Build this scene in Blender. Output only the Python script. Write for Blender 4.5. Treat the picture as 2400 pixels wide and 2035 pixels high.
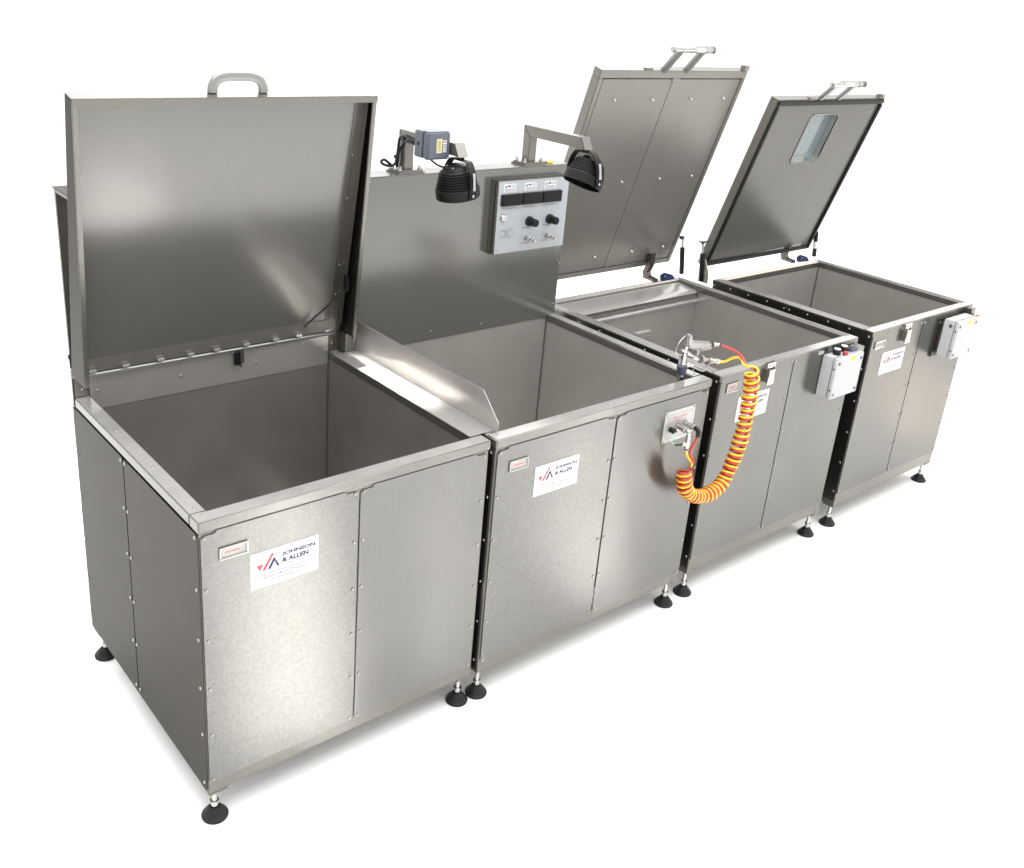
import bpy, bmesh, math, random
from mathutils import Matrix, Vector
random.seed(7)
S = bpy.context.scene
COL = S.collection
for o in list(bpy.data.objects):
    bpy.data.objects.remove(o)

# ------------------------------------------------------------------ camera, world, lamps, exposure
FLOOR_Z = -0.119
cam = bpy.data.cameras.new('camera')
cam.sensor_width = 36.0
cam.lens = 2321.84 / 2400 * 36.0
cam.shift_x = (1200 - 1131.26) / 2400
cam.shift_y = (894.1 - 1017.5) / 2400
cam.clip_start = 0.05
cam.clip_end = 400
cam_o = bpy.data.objects.new('camera', cam)
COL.objects.link(cam_o)
right = Vector((0.7760158, -0.6265864, 0.0720347))
up = Vector((0.1825961, 0.3325125, 0.9252535))
fwd = Vector((0.6037037, 0.7048581, -0.3724472))
m = Matrix((right, up, -fwd)).transposed().to_4x4()
m.translation = Vector((-0.929918, -2.196435, 2.314957))
cam_o.matrix_world = m
S.camera = cam_o

world = bpy.data.worlds.new('World')
S.world = world
world.use_nodes = True
wb = world.node_tree.nodes['Background']
wb.inputs['Color'].default_value = (1.0, 0.998, 0.995, 1)
wb.inputs['Strength'].default_value = 1.36


def area(name, loc, target, sx, sy, power, color=(1, 1, 1)):
    l = bpy.data.lights.new(name, 'AREA')
    l.shape = 'RECTANGLE'
    l.size, l.size_y = sx, sy
    l.energy = power
    l.color = color
    o = bpy.data.objects.new(name, l)
    COL.objects.link(o)
    o.location = loc
    d = Vector(target) - Vector(loc)
    o.rotation_euler = d.to_track_quat('-Z', 'Y').to_euler()
    return o


area('softbox_right', (8.2, -2.1, 2.9), (3.0, 0.0, 0.5), 1.6, 2.6, 55, (1.0, 0.86, 0.70))
area('added_light_back', (4.6, 6.0, 4.5), (1.6, 0.6, 0.9), 6.5, 1.6, 170, (1.0, 0.99, 0.97))  # added light, out of view, to brighten the rim tops
area('added_light_overhead', (2.2, 0.2, 6.0), (2.2, 0.2, 0.0), 9.0, 8.0, 860, (1.0, 0.995, 0.985))  # added light overhead, out of view, to keep the floor white

# added unseen lights overhead lay bright floor strips for the tank fronts to reflect
for nm, cx_, cy_, dx_, dy_, w_, l_, pw_ in (('added_strip_left', .90, -1.16, 1.23, -2.2, .40, 2.2, 11.5), ('added_strip_middle', 2.76, -1.16, 2.43, -2.2, .32, 2.5, 7.2), ('added_strip_narrow', 1.72, -1.10, 1.80, -2.2, .14, 2.2, 1.3), ('added_strip_right', 5.75, -.85, 4.9, -2.2, .36, 1.9, 3.2)):
    so = area(nm, (cx_, cy_, 3.6), (cx_, cy_, 0.0), w_, l_, pw_, (1.0, 0.985, 0.95))
    so.rotation_euler = (0, 0, math.atan2(dy_, dx_) + math.pi / 2)
    if nm == 'added_strip_right':
        so.data.color = (1.0, 0.74, 0.50)
    so.data.spread = math.radians(5)
so = area('added_strip_guard', (0.995, .58, 3.6), (0.995, .58, 0.0), 0.07, .52, 1.7, (1.0, 0.97, 0.93))  # added light on the guard shelf, for a flare in the lid
so.rotation_euler = (0, 0, 0)
so.data.spread = math.radians(3)

S.view_settings.view_transform = 'Standard'
S.view_settings.look = 'None'
S.view_settings.exposure = 0.0
S.view_settings.gamma = 1.0
S.view_settings.use_curve_mapping = False
S.render.engine = 'CYCLES'
S.cycles.sample_clamp_indirect = 0.0
S.cycles.max_bounces = 8
S.cycles.glossy_bounces = 6
S.cycles.diffuse_bounces = 3


# ------------------------------------------------------------------ materials
def new_mat(name):
    mt = bpy.data.materials.new(name)
    mt.use_nodes = True
    nt = mt.node_tree
    return mt, nt, nt.nodes['Principled BSDF']


def steel(name, base, rough, aniso=0.0, rot=0.25, grain=0.012, grain_scale=(14, 14, 900), wave=0.0, mottle=0.08,
          rvar=0.06, speck=0.0, metal=1.0, edge=1.0):
    mt, nt, b = new_mat(name)
    N, L = nt.nodes, nt.links
    b.inputs['Metallic'].default_value = metal   # a satin finish also scatters some light in all directions
    b.inputs['Specular Tint'].default_value = (edge, edge, edge, 1)
    tc = N.new('ShaderNodeTexCoord')
    # cloudy finish: slow variation of tint and roughness
    n1 = N.new('ShaderNodeTexNoise')
    n1.inputs['Scale'].default_value = 3.5
    n1.inputs['Detail'].default_value = 3
    n1.inputs['Roughness'].default_value = 0.5
    L.new(tc.outputs['Object'], n1.inputs['Vector'])
    # brushed grain: noise stretched along the rolling direction
    mp = N.new('ShaderNodeMapping')
    mp.inputs['Scale'].default_value = grain_scale
    L.new(tc.outputs['Object'], mp.inputs['Vector'])
    n2 = N.new('ShaderNodeTexNoise')
    n2.inputs['Scale'].default_value = 1.0
    n2.inputs['Detail'].default_value = 3
    L.new(mp.outputs['Vector'], n2.inputs['Vector'])
    r1 = N.new('ShaderNodeMapRange')
    r1.inputs['From Min'].default_value = 0.1
    r1.inputs['From Max'].default_value = 0.9
    r1.inputs['To Min'].default_value = 1 - mottle
    r1.inputs['To Max'].default_value = 1 + mottle
    L.new(n1.outputs['Fac'], r1.inputs['Value'])
    r2 = N.new('ShaderNodeMapRange')
    r2.inputs['From Min'].default_value = 0.2
    r2.inputs['From Max'].default_value = 0.8
    r2.inputs['To Min'].default_value = 1 - grain * 8
    r2.inputs['To Max'].default_value = 1 + grain * 8
    L.new(n2.outputs['Fac'], r2.inputs['Value'])
    mu = N.new('ShaderNodeMath')
    mu.operation = 'MULTIPLY'
    L.new(r1.outputs[0], mu.inputs[0])
    L.new(r2.outputs[0], mu.inputs[1])
    last = mu.outputs[0]
    if speck > 0:   # spangled mill finish
        n3 = N.new('ShaderNodeTexNoise')
        n3.inputs['Scale'].default_value = 120
        n3.inputs['Detail'].default_value = 2
        L.new(tc.outputs['Object'], n3.inputs['Vector'])
        r3 = N.new('ShaderNodeMapRange')
        r3.inputs['From Min'].default_value = 0.3
        r3.inputs['From Max'].default_value = 0.7
        r3.inputs['To Min'].default_value = 1 - speck
        r3.inputs['To Max'].default_value = 1 + speck
        L.new(n3.outputs['Fac'], r3.inputs['Value'])
        m3 = N.new('ShaderNodeMath')
        m3.operation = 'MULTIPLY'
        L.new(last, m3.inputs[0])
        L.new(r3.outputs[0], m3.inputs[1])
        last = m3.outputs[0]
    vm = N.new('ShaderNodeVectorMath')
    vm.operation = 'SCALE'
    vm.inputs[0].default_value = base
    L.new(last, vm.inputs['Scale'])
    L.new(vm.outputs['Vector'], b.inputs['Base Color'])
    rr = N.new('ShaderNodeMapRange')
    rr.inputs['From Min'].default_value = 0.1
    rr.inputs['From Max'].default_value = 0.9
    rr.inputs['To Min'].default_value = rough - rvar
    rr.inputs['To Max'].default_value = rough + rvar
    L.new(n1.outputs['Fac'], rr.inputs['Value'])
    L.new(rr.outputs[0], b.inputs['Roughness'])
    if aniso > 0:
        b.inputs['Anisotropic'].default_value = aniso
        b.inputs['Anisotropic Rotation'].default_value = rot
        g = N.new('ShaderNodeNewGeometry')
        cr = N.new('ShaderNodeVectorMath')
        cr.operation = 'CROSS_PRODUCT'
        L.new(g.outputs['True Normal'], cr.inputs[0])
        cr.inputs[1].default_value = (0.0, 0.2, 1.0)
        nn = N.new('ShaderNodeVectorMath')
        nn.operation = 'NORMALIZE'
        L.new(cr.outputs[0], nn.inputs[0])
        L.new(nn.outputs[0], b.inputs['Tangent'])
    if wave > 0:
        n4 = N.new('ShaderNodeTexNoise')
        n4.inputs['Scale'].default_value = 2.2
        n4.inputs['Detail'].default_value = 1.5
        L.new(tc.outputs['Object'], n4.inputs['Vector'])
        # gentle unevenness of thin sheet: tilt the normal a little from place to place
        g2 = N.new('ShaderNodeNewGeometry')
        sb = N.new('ShaderNodeVectorMath')
        sb.operation = 'SUBTRACT'
        L.new(n4.outputs['Color'], sb.inputs[0])
        sb.inputs[1].default_value = (0.5, 0.5, 0.5)
        sc = N.new('ShaderNodeVectorMath')
        sc.operation = 'SCALE'
        L.new(sb.outputs[0], sc.inputs[0])
        sc.inputs['Scale'].default_value = wave
        ad = N.new('ShaderNodeVectorMath')
        ad.operation = 'ADD'
        L.new(g2.outputs['Normal'], ad.inputs[0])
        L.new(sc.outputs[0], ad.inputs[1])
        no = N.new('ShaderNodeVectorMath')
        no.operation = 'NORMALIZE'
        L.new(ad.outputs[0], no.inputs[0])
        L.new(no.outputs[0], b.inputs['Normal'])
    return mt


def plain(name, col, rough=0.5, metallic=0.0, coat=0.0, bump=0.0, bscale=300, var=0.05, spec=0.5):
    mt, nt, b = new_mat(name)
    b.inputs['Specular IOR Level'].default_value = spec
    N, L = nt.nodes, nt.links
    b.inputs['Metallic'].default_value = metallic
    b.inputs['Coat Weight'].default_value = coat
    tc = N.new('ShaderNodeTexCoord')
    n1 = N.new('ShaderNodeTexNoise')
    n1.inputs['Scale'].default_value = 25
    n1.inputs['Detail'].default_value = 4
    L.new(tc.outputs['Object'], n1.inputs['Vector'])
    r = N.new('ShaderNodeMapRange')
    r.inputs['From Min'].default_value = 0.3
    r.inputs['From Max'].default_value = 0.7
    r.inputs['To Min'].default_value = 1 - var
    r.inputs['To Max'].default_value = 1 + var
    L.new(n1.outputs['Fac'], r.inputs['Value'])
    vm = N.new('ShaderNodeVectorMath')
    vm.operation = 'SCALE'
    vm.inputs[0].default_value = col
    L.new(r.outputs[0], vm.inputs['Scale'])
    L.new(vm.outputs['Vector'], b.inputs['Base Color'])
    rr = N.new('ShaderNodeMapRange')
    rr.inputs['To Min'].default_value = max(0.02, rough - 0.06)
    rr.inputs['To Max'].default_value = rough + 0.06
    L.new(n1.outputs['Fac'], rr.inputs['Value'])
    L.new(rr.outputs[0], b.inputs['Roughness'])
    if bump > 0:
        n2 = N.new('ShaderNodeTexNoise')
        n2.inputs['Scale'].default_value = bscale
        L.new(tc.outputs['Object'], n2.inputs['Vector'])
        bp = N.new('ShaderNodeBump')
        bp.inputs['Strength'].default_value = 0.4
        bp.inputs['Distance'].default_value = bump
        L.new(n2.outputs['Fac'], bp.inputs['Height'])
        L.new(bp.outputs['Normal'], b.inputs['Normal'])
    return mt


M = {
    'panel': steel('brushed_steel_panel', (0.192, 0.189, 0.178), 0.23, 0.95, 0.25, 0.004, (240, 240, 7), 0.0, 0.09, 0.008, 0.02, 0.86, 0.65),
    'spangle': steel('spangled_steel_panel', (0.200, 0.197, 0.185), 0.26, 0.95, 0.25, 0.003, (240, 240, 7), 0.0, 0.07, 0.008, 0.10, 0.86, 0.65),
    'side': steel('shaded_brushed_steel_side', (0.105, 0.099, 0.091), 0.30, 0.9, 0.25, 0.004, (240, 240, 7), 0.0, 0.06, 0.01, 0.0, 0.92, 0.48),  # same steel darkened: shade of the side faces put into the colour
    'lid': steel('satin_steel_lid', (0.178, 0.174, 0.163), 0.18, 0.0, 0.25, 0.003, (260, 260, 9), 0.0, 0.04, 0.015, 0.0, 0.55),
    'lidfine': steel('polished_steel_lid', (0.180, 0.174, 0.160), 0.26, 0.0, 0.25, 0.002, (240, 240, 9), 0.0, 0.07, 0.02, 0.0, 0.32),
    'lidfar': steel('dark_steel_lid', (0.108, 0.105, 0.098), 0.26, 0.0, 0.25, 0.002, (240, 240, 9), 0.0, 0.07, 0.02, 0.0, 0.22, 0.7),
    'lidframe': steel('lid_frame_steel', (0.19, 0.183, 0.165), 0.30, 0.0, 0.25, 0.004, (60, 60, 240), 0.03, 0.08, 0.05, 0.0, 0.50),
    'rim': steel('ground_steel_rim', (0.20, 0.193, 0.178), 0.25, 0.3, 0.25, 0.006, (30, 240, 240), 0.04, 0.10, 0.06, 0.0, 0.80),
    'rimtop': steel('lit_tone_steel_edge', (0.58, 0.57, 0.55), 0.20, 0.0, 0.25, 0.010, (30, 240, 240), 0.05, 0.30, 0.06, 0.0, 0.68),  # bright reflections on top faces and edges put into a lighter base
    'tray': steel('lit_tone_steel_sheet', (0.50, 0.485, 0.462), 0.20, 0.0, 0.25, 0.003, (240, 30, 240), 0.03, 0.06, 0.04, 0.0, 0.60),  # light falling on the guard shelf put into a lighter base colour
    'frame': steel('folded_steel_frame', (0.19, 0.181, 0.163), 0.34, 0.3, 0.25, 0.004, (60, 60, 240), 0.03, 0.12, 0.05, 0.0, 0.80),
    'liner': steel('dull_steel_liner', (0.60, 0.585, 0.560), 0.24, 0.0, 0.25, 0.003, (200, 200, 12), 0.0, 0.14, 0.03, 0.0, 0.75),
    'linerdark': steel('shaded_stained_steel_liner', (0.45, 0.435, 0.410), 0.24, 0.0, 0.25, 0.003, (200, 200, 12), 0.0, 0.20, 0.03, 0.0, 0.80),  # base darkened for the shade under the lid; the mottle is staining
    'screw': steel('steel_screw', (0.36, 0.355, 0.345), 0.22, mottle=0.02, grain=0.0),
    'chrome': steel('plated_metal', (0.50, 0.49, 0.47), 0.16, mottle=0.03, grain=0.0),
    'cast': steel('cast_alloy', (0.34, 0.34, 0.33), 0.33, mottle=0.08, grain=0.0, metal=0.8),
    'handle': steel('satin_alloy_handle', (0.30, 0.30, 0.29), 0.38, mottle=0.03, grain=0.003),
    'white': plain('white_powder_coat', (0.37, 0.380, 0.388), 0.38, bump=0.0002, var=0.02),
    'label': plain('white_vinyl', (0.60, 0.60, 0.63), 0.3, var=0.015),
    'grey': plain('grey_paint', (0.36, 0.385, 0.41), 0.42, var=0.02),
    'plate': plain('engraved_plate', (0.42, 0.42, 0.41), 0.35, 0.4, var=0.04),
    'black': plain('black_plastic', (0.008, 0.008, 0.009), 0.38, var=0.2, spec=0.3),
    'blackmat': plain('black_painted_metal', (0.007, 0.007, 0.007), 0.45, bump=0.0003, var=0.2, spec=0.22),
    'rubber': plain('black_rubber', (0.010, 0.010, 0.010), 0.5, bump=0.0003, var=0.3, spec=0.3),
    'screen': plain('black_display_glass', (0.004, 0.004, 0.005), 0.2, var=0.2, spec=0.2),
    'red': plain('red_polyurethane', (0.40, 0.012, 0.007), 0.25, coat=0.4, var=0.05),
    'yellow': plain('yellow_polyurethane', (0.74, 0.47, 0.012), 0.28, coat=0.3, var=0.05),
    'navy': plain('navy_plastic', (0.03, 0.035, 0.08), 0.4, var=0.1),
    'blue': plain('blue_plastic', (0.010, 0.022, 0.09), 0.35, var=0.15),
    'jbox': plain('blue_grey_plastic', (0.085, 0.100, 0.128), 0.42, bump=0.0002, var=0.05),
    'cream': plain('yellowed_paper', (0.62, 0.53, 0.26), 0.6, var=0.08),
    'warn': plain('yellow_warning_film', (0.78, 0.55, 0.02), 0.4, var=0.04),
    'ink': plain('navy_ink', (0.012, 0.010, 0.06), 0.5, var=0.05),
    'inkred': plain('red_ink', (0.62, 0.05, 0.045), 0.5, var=0.05),
    'inkgrey': plain('grey_ink', (0.05, 0.05, 0.06), 0.5, var=0.05),
    'green': plain('green_wire', (0.25, 0.62, 0.42), 0.4, var=0.05),
    'dark': plain('shadow_gap_steel', (0.03, 0.029, 0.027), 0.5, 0.6, var=0.2),
    'floor': plain('white_studio_floor', (0.93, 0.93, 0.925), 0.9, var=0.004),
}
gm, gnt, gb = new_mat('window_pane')
gb.inputs['Base Color'].default_value = (0.17, 0.215, 0.23, 1)
gb.inputs['Roughness'].default_value = 0.12
gb.inputs['Alpha'].default_value = 1.0
M['pane'] = gm
cm, cnt, cb = new_mat('clear_plastic')
cb.inputs['Base Color'].default_value = (0.62, 0.64, 0.66, 1)
cb.inputs['Roughness'].default_value = 0.08
cb.inputs['Transmission Weight'].default_value = 0.75
cb.inputs['IOR'].default_value = 1.3
M['clear'] = cm


# ------------------------------------------------------------------ mesh helpers (world coordinates, metres)
def box(bm, x0, x1, y0, y1, z0, z1, bev=0.0012, seg=2):
    r = bmesh.ops.create_cube(bm, size=1.0)
    vs = r['verts']
    for v in vs:
        v.co = Vector((x0 + (v.co.x + .5) * (x1 - x0), y0 + (v.co.y + .5) * (y1 - y0), z0 + (v.co.z + .5) * (z1 - z0)))
    if bev > 0:
        es = list({e for v in vs for e in v.link_edges})
        bmesh.ops.bevel(bm, geom=es, offset=bev, segments=seg, affect='EDGES', clamp_overlap=True)
    return bm


def prism(bm, pts, axis, a0, a1, bev=0.0):
    """polygon extruded along an axis; pts are the two other coordinates in x,y,z order"""
    def mk(p, a):
        if axis == 'x':
            return (a, p[0], p[1])
        if axis == 'y':
            return (p[0], a, p[1])
        return (p[0], p[1], a)
    A = [bm.verts.new(mk(p, a0)) for p in pts]
    B = [bm.verts.new(mk(p, a1)) for p in pts]
    n = len(pts)
    fs = [bm.faces.new(A), bm.faces.new(B[::-1])]
    for i in range(n):
        fs.append(bm.faces.new((A[i], B[i], B[(i + 1) % n], A[(i + 1) % n])))
    bmesh.ops.recalc_face_normals(bm, faces=fs)
    if bev > 0:
        es = list({e for f in fs for e in f.edges})
        bmesh.ops.bevel(bm, geom=es, offset=bev, segments=2, affect='EDGES', clamp_overlap=True)
    return bm


def rrect(x0, x1, z0, z1, r, n=4):
    pts = []
    for cx, cz, a0 in ((x1 - r, z1 - r, 0), (x0 + r, z1 - r, 90), (x0 + r, z0 + r, 180), (x1 - r, z0 + r, 270)):
        for k in range(n + 1):
            a = math.radians(a0 + 90 * k / n)
            pts.append((cx + r * math.cos(a), cz + r * math.sin(a)))
    return pts


def frame_of(t):
    t = Vector(t).normalized()
    a = Vector((0, 0, 1)) if abs(t.z) < 0.9 else Vector((1, 0, 0))
    u = t.cross(a).normalized()
    return t, u, t.cross(u).normalized()


def lathe(bm, prof, p, d, seg=24, cap=True):
    t, u, w = frame_of(d)
    p = Vector(p)
    rings = []
    for r, h in prof:
        rings.append([bm.verts.new(p + t * h + (u * math.cos(2 * math.pi * k / seg) + w * math.sin(2 * math.pi * k / seg)) * max(r, 1e-5)) for k in range(seg)])
    fs = []
    for a, b in zip(rings, rings[1:]):
        for k in range(seg):
            fs.append(bm.faces.new((a[k], a[(k + 1) % seg], b[(k + 1) % seg], b[k])))
    if cap:
        fs.append(bm.faces.new(rings[0][::-1]))
        fs.append(bm.faces.new(rings[-1]))
    bmesh.ops.recalc_face_normals(bm, faces=fs)
    return bm


def cyl(bm, p0, p1, r, r1=None, seg=20):
    p0, p1 = Vector(p0), Vector(p1)
    d = p1 - p0
    return lathe(bm, [(r, 0), (r if r1 is None else r1, d.length)], p0, d, seg)


def spline(pts, n):
    """Catmull-Rom resampling to n points evenly spaced by length"""
    P = [Vector(p) for p in pts]
    P = [P[0] * 2 - P[1]] + P + [P[-1] * 2 - P[-2]]
    out = []
    for i in range(1, len(P) - 2):
        for k in range(24):
            t = k / 24
            a, b, c, d = P[i - 1:i + 3]
            out.append(0.5 * (2 * b + (c - a) * t + (2 * a - 5 * b + 4 * c - d) * t * t + (3 * b - a - 3 * c + d) * t ** 3))
    out.append(P[-2])
    ln = [0]
    for a, b in zip(out, out[1:]):
        ln.append(ln[-1] + (b - a).length)
    res, j = [], 0
    for k in range(n):
        s = ln[-1] * k / (n - 1)
        while j < len(ln) - 2 and ln[j + 1] < s:
            j += 1
        f = (s - ln[j]) / max(1e-9, ln[j + 1] - ln[j])
        res.append(out[j].lerp(out[j + 1], f))
    return res


def sweep(bm, pts, r, seg=10, prof=None, cap=True):
    """tube (or given 2-D profile) along points with parallel transport"""
    P = [Vector(p) for p in pts]
    T = []
    for i in range(len(P)):
        a = P[max(0, i - 1)]
        b = P[min(len(P) - 1, i + 1)]
        T.append((b - a).normalized())
    t, u, w = frame_of(T[0])
    rings = []
    if prof is None:
        prof = [(r * math.cos(2 * math.pi * k / seg), r * math.sin(2 * math.pi * k / seg)) for k in range(seg)]
    n = len(prof)
    for i, p in enumerate(P):
        if i:
            q = T[i - 1].rotation_difference(T[i])
            u = q @ u
            u = (u - T[i] * u.dot(T[i])).normalized()
        w = T[i].cross(u)
        rings.append([bm.verts.new(p + u * a + w * b) for a, b in prof])
    fs = []
    for a, b in zip(rings, rings[1:]):
        for k in range(n):
            fs.append(bm.faces.new((a[k], a[(k + 1) % n], b[(k + 1) % n], b[k])))
    if cap:
        fs.append(bm.faces.new(rings[0][::-1]))
        fs.append(bm.faces.new(rings[-1]))
    bmesh.ops.recalc_face_normals(bm, faces=fs)
    return bm


ORIG = {}


def thing(name, loc, label, cat, group=None):
    o = bpy.data.objects.new(name, None)
    o.empty_display_size = 0.1
    COL.objects.link(o)
    o.location = loc
    o['label'] = label
    o['category'] = cat
    if group:
        o['group'] = group
    ORIG[o.name] = Vector(loc)
    return o


def org(o):
    while o.parent:
        o = o.parent
    return ORIG[o.name]


def under(p):
    """thing > part > sub-part and no further: climb until the new piece is at most a sub-part"""
    while p.parent and p.parent.parent:
        p = p.parent
    return p


def mesh_from(bm, name, smooth=40):
    me = bpy.data.meshes.new(name)
    bm.to_mesh(me)
    bm.free()
    if smooth:
        for p in me.polygons:
            p.use_smooth = True
        me.set_sharp_from_angle(angle=math.radians(smooth))
    return me


def part(name, bm, mat, parent, T=None, smooth=40, label=None):
    if T is not None:
        bmesh.ops.transform(bm, matrix=T, verts=bm.verts)
    bmesh.ops.translate(bm, vec=-org(parent), verts=bm.verts)
    me = mesh_from(bm, name, smooth)
    me.materials.append(M[mat])
    o = bpy.data.objects.new(name, me)
    COL.objects.link(o)
    o.parent = under(parent)
    if label:
        o['label'] = label
    return o


def nb():
    return bmesh.new()


# shared screw head: flanged dome with a small socket
def screw_mesh(name, r, h, seg=12):
    bm = bmesh.new()
    lathe(bm, [(r, 0), (r, h * .25), (r * .86, h * .72), (r * .55, h), (r * .38, h), (r * .34, h * .72), (0.0001, h * .72)], (0, 0, 0), (0, 0, 1), seg)
    me = mesh_from(bm, name, 50)
    me.materials.append(M['screw'])
    return me


SCREW = screw_mesh('screw', 0.0056, 0.0042)
SMALL = screw_mesh('small_screw', 0.0040, 0.003, 10)


def screw(parent, p, d, me=None, name='screw'):
    o = bpy.data.objects.new(name, me or SCREW)
    COL.objects.link(o)
    o.parent = under(parent)
    o.location = Vector(p) - org(parent)
    q = Vector(d).to_track_quat('Z', 'Y')
    o.rotation_euler = (q @ Matrix.Rotation(random.uniform(0, 6), 4, 'Z').to_quaternion()).to_euler()
    return o


def text_mesh(txt, size, bold=0.0, extrude=0.0):
    cu = bpy.data.curves.new('lettering', 'FONT')
    cu.body = txt
    cu.size = size
    cu.offset = bold
    cu.extrude = extrude
    cu.align_x = 'LEFT'
    cu.resolution_u = 3
    ob = bpy.data.objects.new('lettering', cu)
    COL.objects.link(ob)
    dg = bpy.context.evaluated_depsgraph_get()
    me = bpy.data.meshes.new_from_object(ob.evaluated_get(dg))
    bpy.data.objects.remove(ob)
    bpy.data.curves.remove(cu)
    return me


def lettering(parent, txt, x, z, width, height, y, mat, bold=0.0, T=None, name='lettering', center=False):
    """flat print on a plane facing -y; x,z = lower left; stretched to width x height (caps)"""
    me = text_mesh(txt, 1.0, bold)
    xs = [v.co.x for v in me.vertices]
    ys = [v.co.y for v in me.vertices]
    x0, x1, y0, y1 = min(xs), max(xs), min(ys), max(ys)
    sx = width / (x1 - x0)
    sy = height / (y1 - y0)
    for v in me.vertices:
        p = Vector((x + (v.co.x - x0) * sx, y, z + (v.co.y - y0) * sy))
        if T is not None:
            p = T @ p
        v.co = p - org(parent)
    me.materials.clear()
    me.materials.append(M[mat])
    o = bpy.data.objects.new(name, me)
    COL.objects.link(o)
    o.parent = under(parent)
    return o


def print_poly(parent, name, polys, y, mat):
    bm = nb()
    for pts in polys:
        f = bm.faces.new([bm.verts.new((p[0], y, p[1])) for p in pts])
        if f.normal.y > 0:
            f.normal_flip()
    bm.normal_update()
    return part(name, bm, mat, parent, smooth=0)


# ------------------------------------------------------------------ the surface below
bm = nb()
vs = [bm.verts.new((3 + 90 * math.cos(2 * math.pi * k / 64), 3 + 90 * math.sin(2 * math.pi * k / 64), FLOOR_Z)) for k in range(64)]
bm.faces.new(vs)
me = mesh_from(bm, 'floor', 0)
me.materials.append(M['floor'])
fl = bpy.data.objects.new('floor', me)
COL.objects.link(fl)
fl['kind'] = 'structure'


# ------------------------------------------------------------------ pieces shared by the four tanks
def feet(t, pts):
    for x, y, ztop in pts:
        bm = nb()
        lathe(bm, [(0.040, 0), (0.041, 0.005), (0.039, 0.009), (0.034, 0.012), (0.031, 0.020), (0.022, 0.029), (0.018, 0.036), (0.016, 0.038)], (x, y, FLOOR_Z), (0, 0, 1), 32)
        f = part('foot', bm, 'rubber', t, smooth=35)
        bm = nb()
        lathe(bm, [(0.0105, 0.036), (0.0115, 0.042), (0.0115, 0.050), (0.0085, 0.056), (0.0085, ztop - FLOOR_Z)], (x, y, FLOOR_Z), (0, 0, 1), 20)
        lathe(bm, [(0.0150, 0.052), (0.0150, 0.062)], (x, y, FLOOR_Z), (0, 0, 1), 6)
        part('stud', bm, 'chrome', f, smooth=35)
        bm = nb()
        box(bm, x - .026, x + .034, y - .026, y + .034, ztop - .012, ztop - 0.002, .001)
        part('bracket', bm, 'frame', f)


def front_panel(t, x0, x1, y, z0, z1, zs, tab=True, name='front_panel', mat='panel', left=True, rightc=True):
    """sheet screwed on the front, facing -y: rounded corners, top edge tucked up between two notches"""
    r = 0.008
    if tab:
        n = 0.042
        pts = [(x0 + r, z0), (x1 - r, z0), (x1, z0 + r), (x1, z1 - r), (x1 - r, z1), (x1 - n, z1), (x1 - n - .004, z1 + .0085),
               (x0 + n + .004, z1 + .0085), (x0 + n, z1), (x0 + r, z1), (x0, z1 - r), (x0, z0 + r)]
    else:
        pts = rrect(x0, x1, z0, z1, r, 3)
    bm = nb()
    prism(bm, pts, 'y', y, y + 0.003, 0.0006)
    p = part(name, bm, mat, t)
    for z in zs:
        if left:
            screw(p, (x0 + .0125, y, z), (0, -1, 0))
        if rightc:
            screw(p, (x1 - .0125, y, z), (0, -1, 0))
    return p


def side_panel(t, x, y0, y1, z0, z1, zs, out=-1, name='side_panel', mat='side'):
    bm = nb()
    prism(bm, rrect(y0, y1, z0, z1, .008, 3), 'x', x, x - out * 0.003, 0.0006)
    p = part(name, bm, mat, t)
    for z in zs:
        screw(p, (x, y0 + .0125, z), (out, 0, 0))
        screw(p, (x, y1 - .0125, z), (out, 0, 0))
    return p


def carcass(t, x0, x1, y0, y1, H, bottom=0.0, rail=0.0525):
    """corner posts and rails behind the sheets"""
    for px in (x0 + .0003, x1 - .0403):
        for py in (y0 + .0003, y1 - .0403):
            bm = nb()
            box(bm, px, px + .04, py, py + .04, 0.001, H - .036, .0015)
            part('post', bm, 'frame', t)
    bm = nb()
    box(bm, x0 + .001, x1 - .001, y0 + .001, y0 + .035, bottom, rail, .002)
    part('bottom_rail', bm, 'frame', t)
    bm = nb()
    box(bm, x0 + .001, x1 - .001, y1 - .035, y1 - .001, bottom, rail, .002)
    part('bottom_rail', bm, 'frame', t)
    for xa, xb in ((x0 + .001, x0 + .035), (x1 - .035, x1 - .001)):
        bm = nb()
        box(bm, xa, xb, y0 + .0355, y1 - .0355, bottom, rail, .002)
        part('bottom_rail', bm, 'frame', t)
    bm = nb()
    box(bm, x0 + .041, x1 - .041, y0 + .0003, y0 + .03, H - .08, H - .0345, .001)
    part('top_rail', bm, 'frame', t)
    bm = nb()
    box(bm, x0 + .008, x0 + .03, y0 + .05, y1 - .05, H - .08, H - .036, .001)
    part('top_rail', bm, 'frame', t)
    xm = (x0 + x1) / 2
    bm = nb()
    box(bm, xm - .025, xm + .025, y0 + .001, y0 + .03, rail + .0005, H - .081, .001)
    part('post', bm, 'frame', t)


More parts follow.
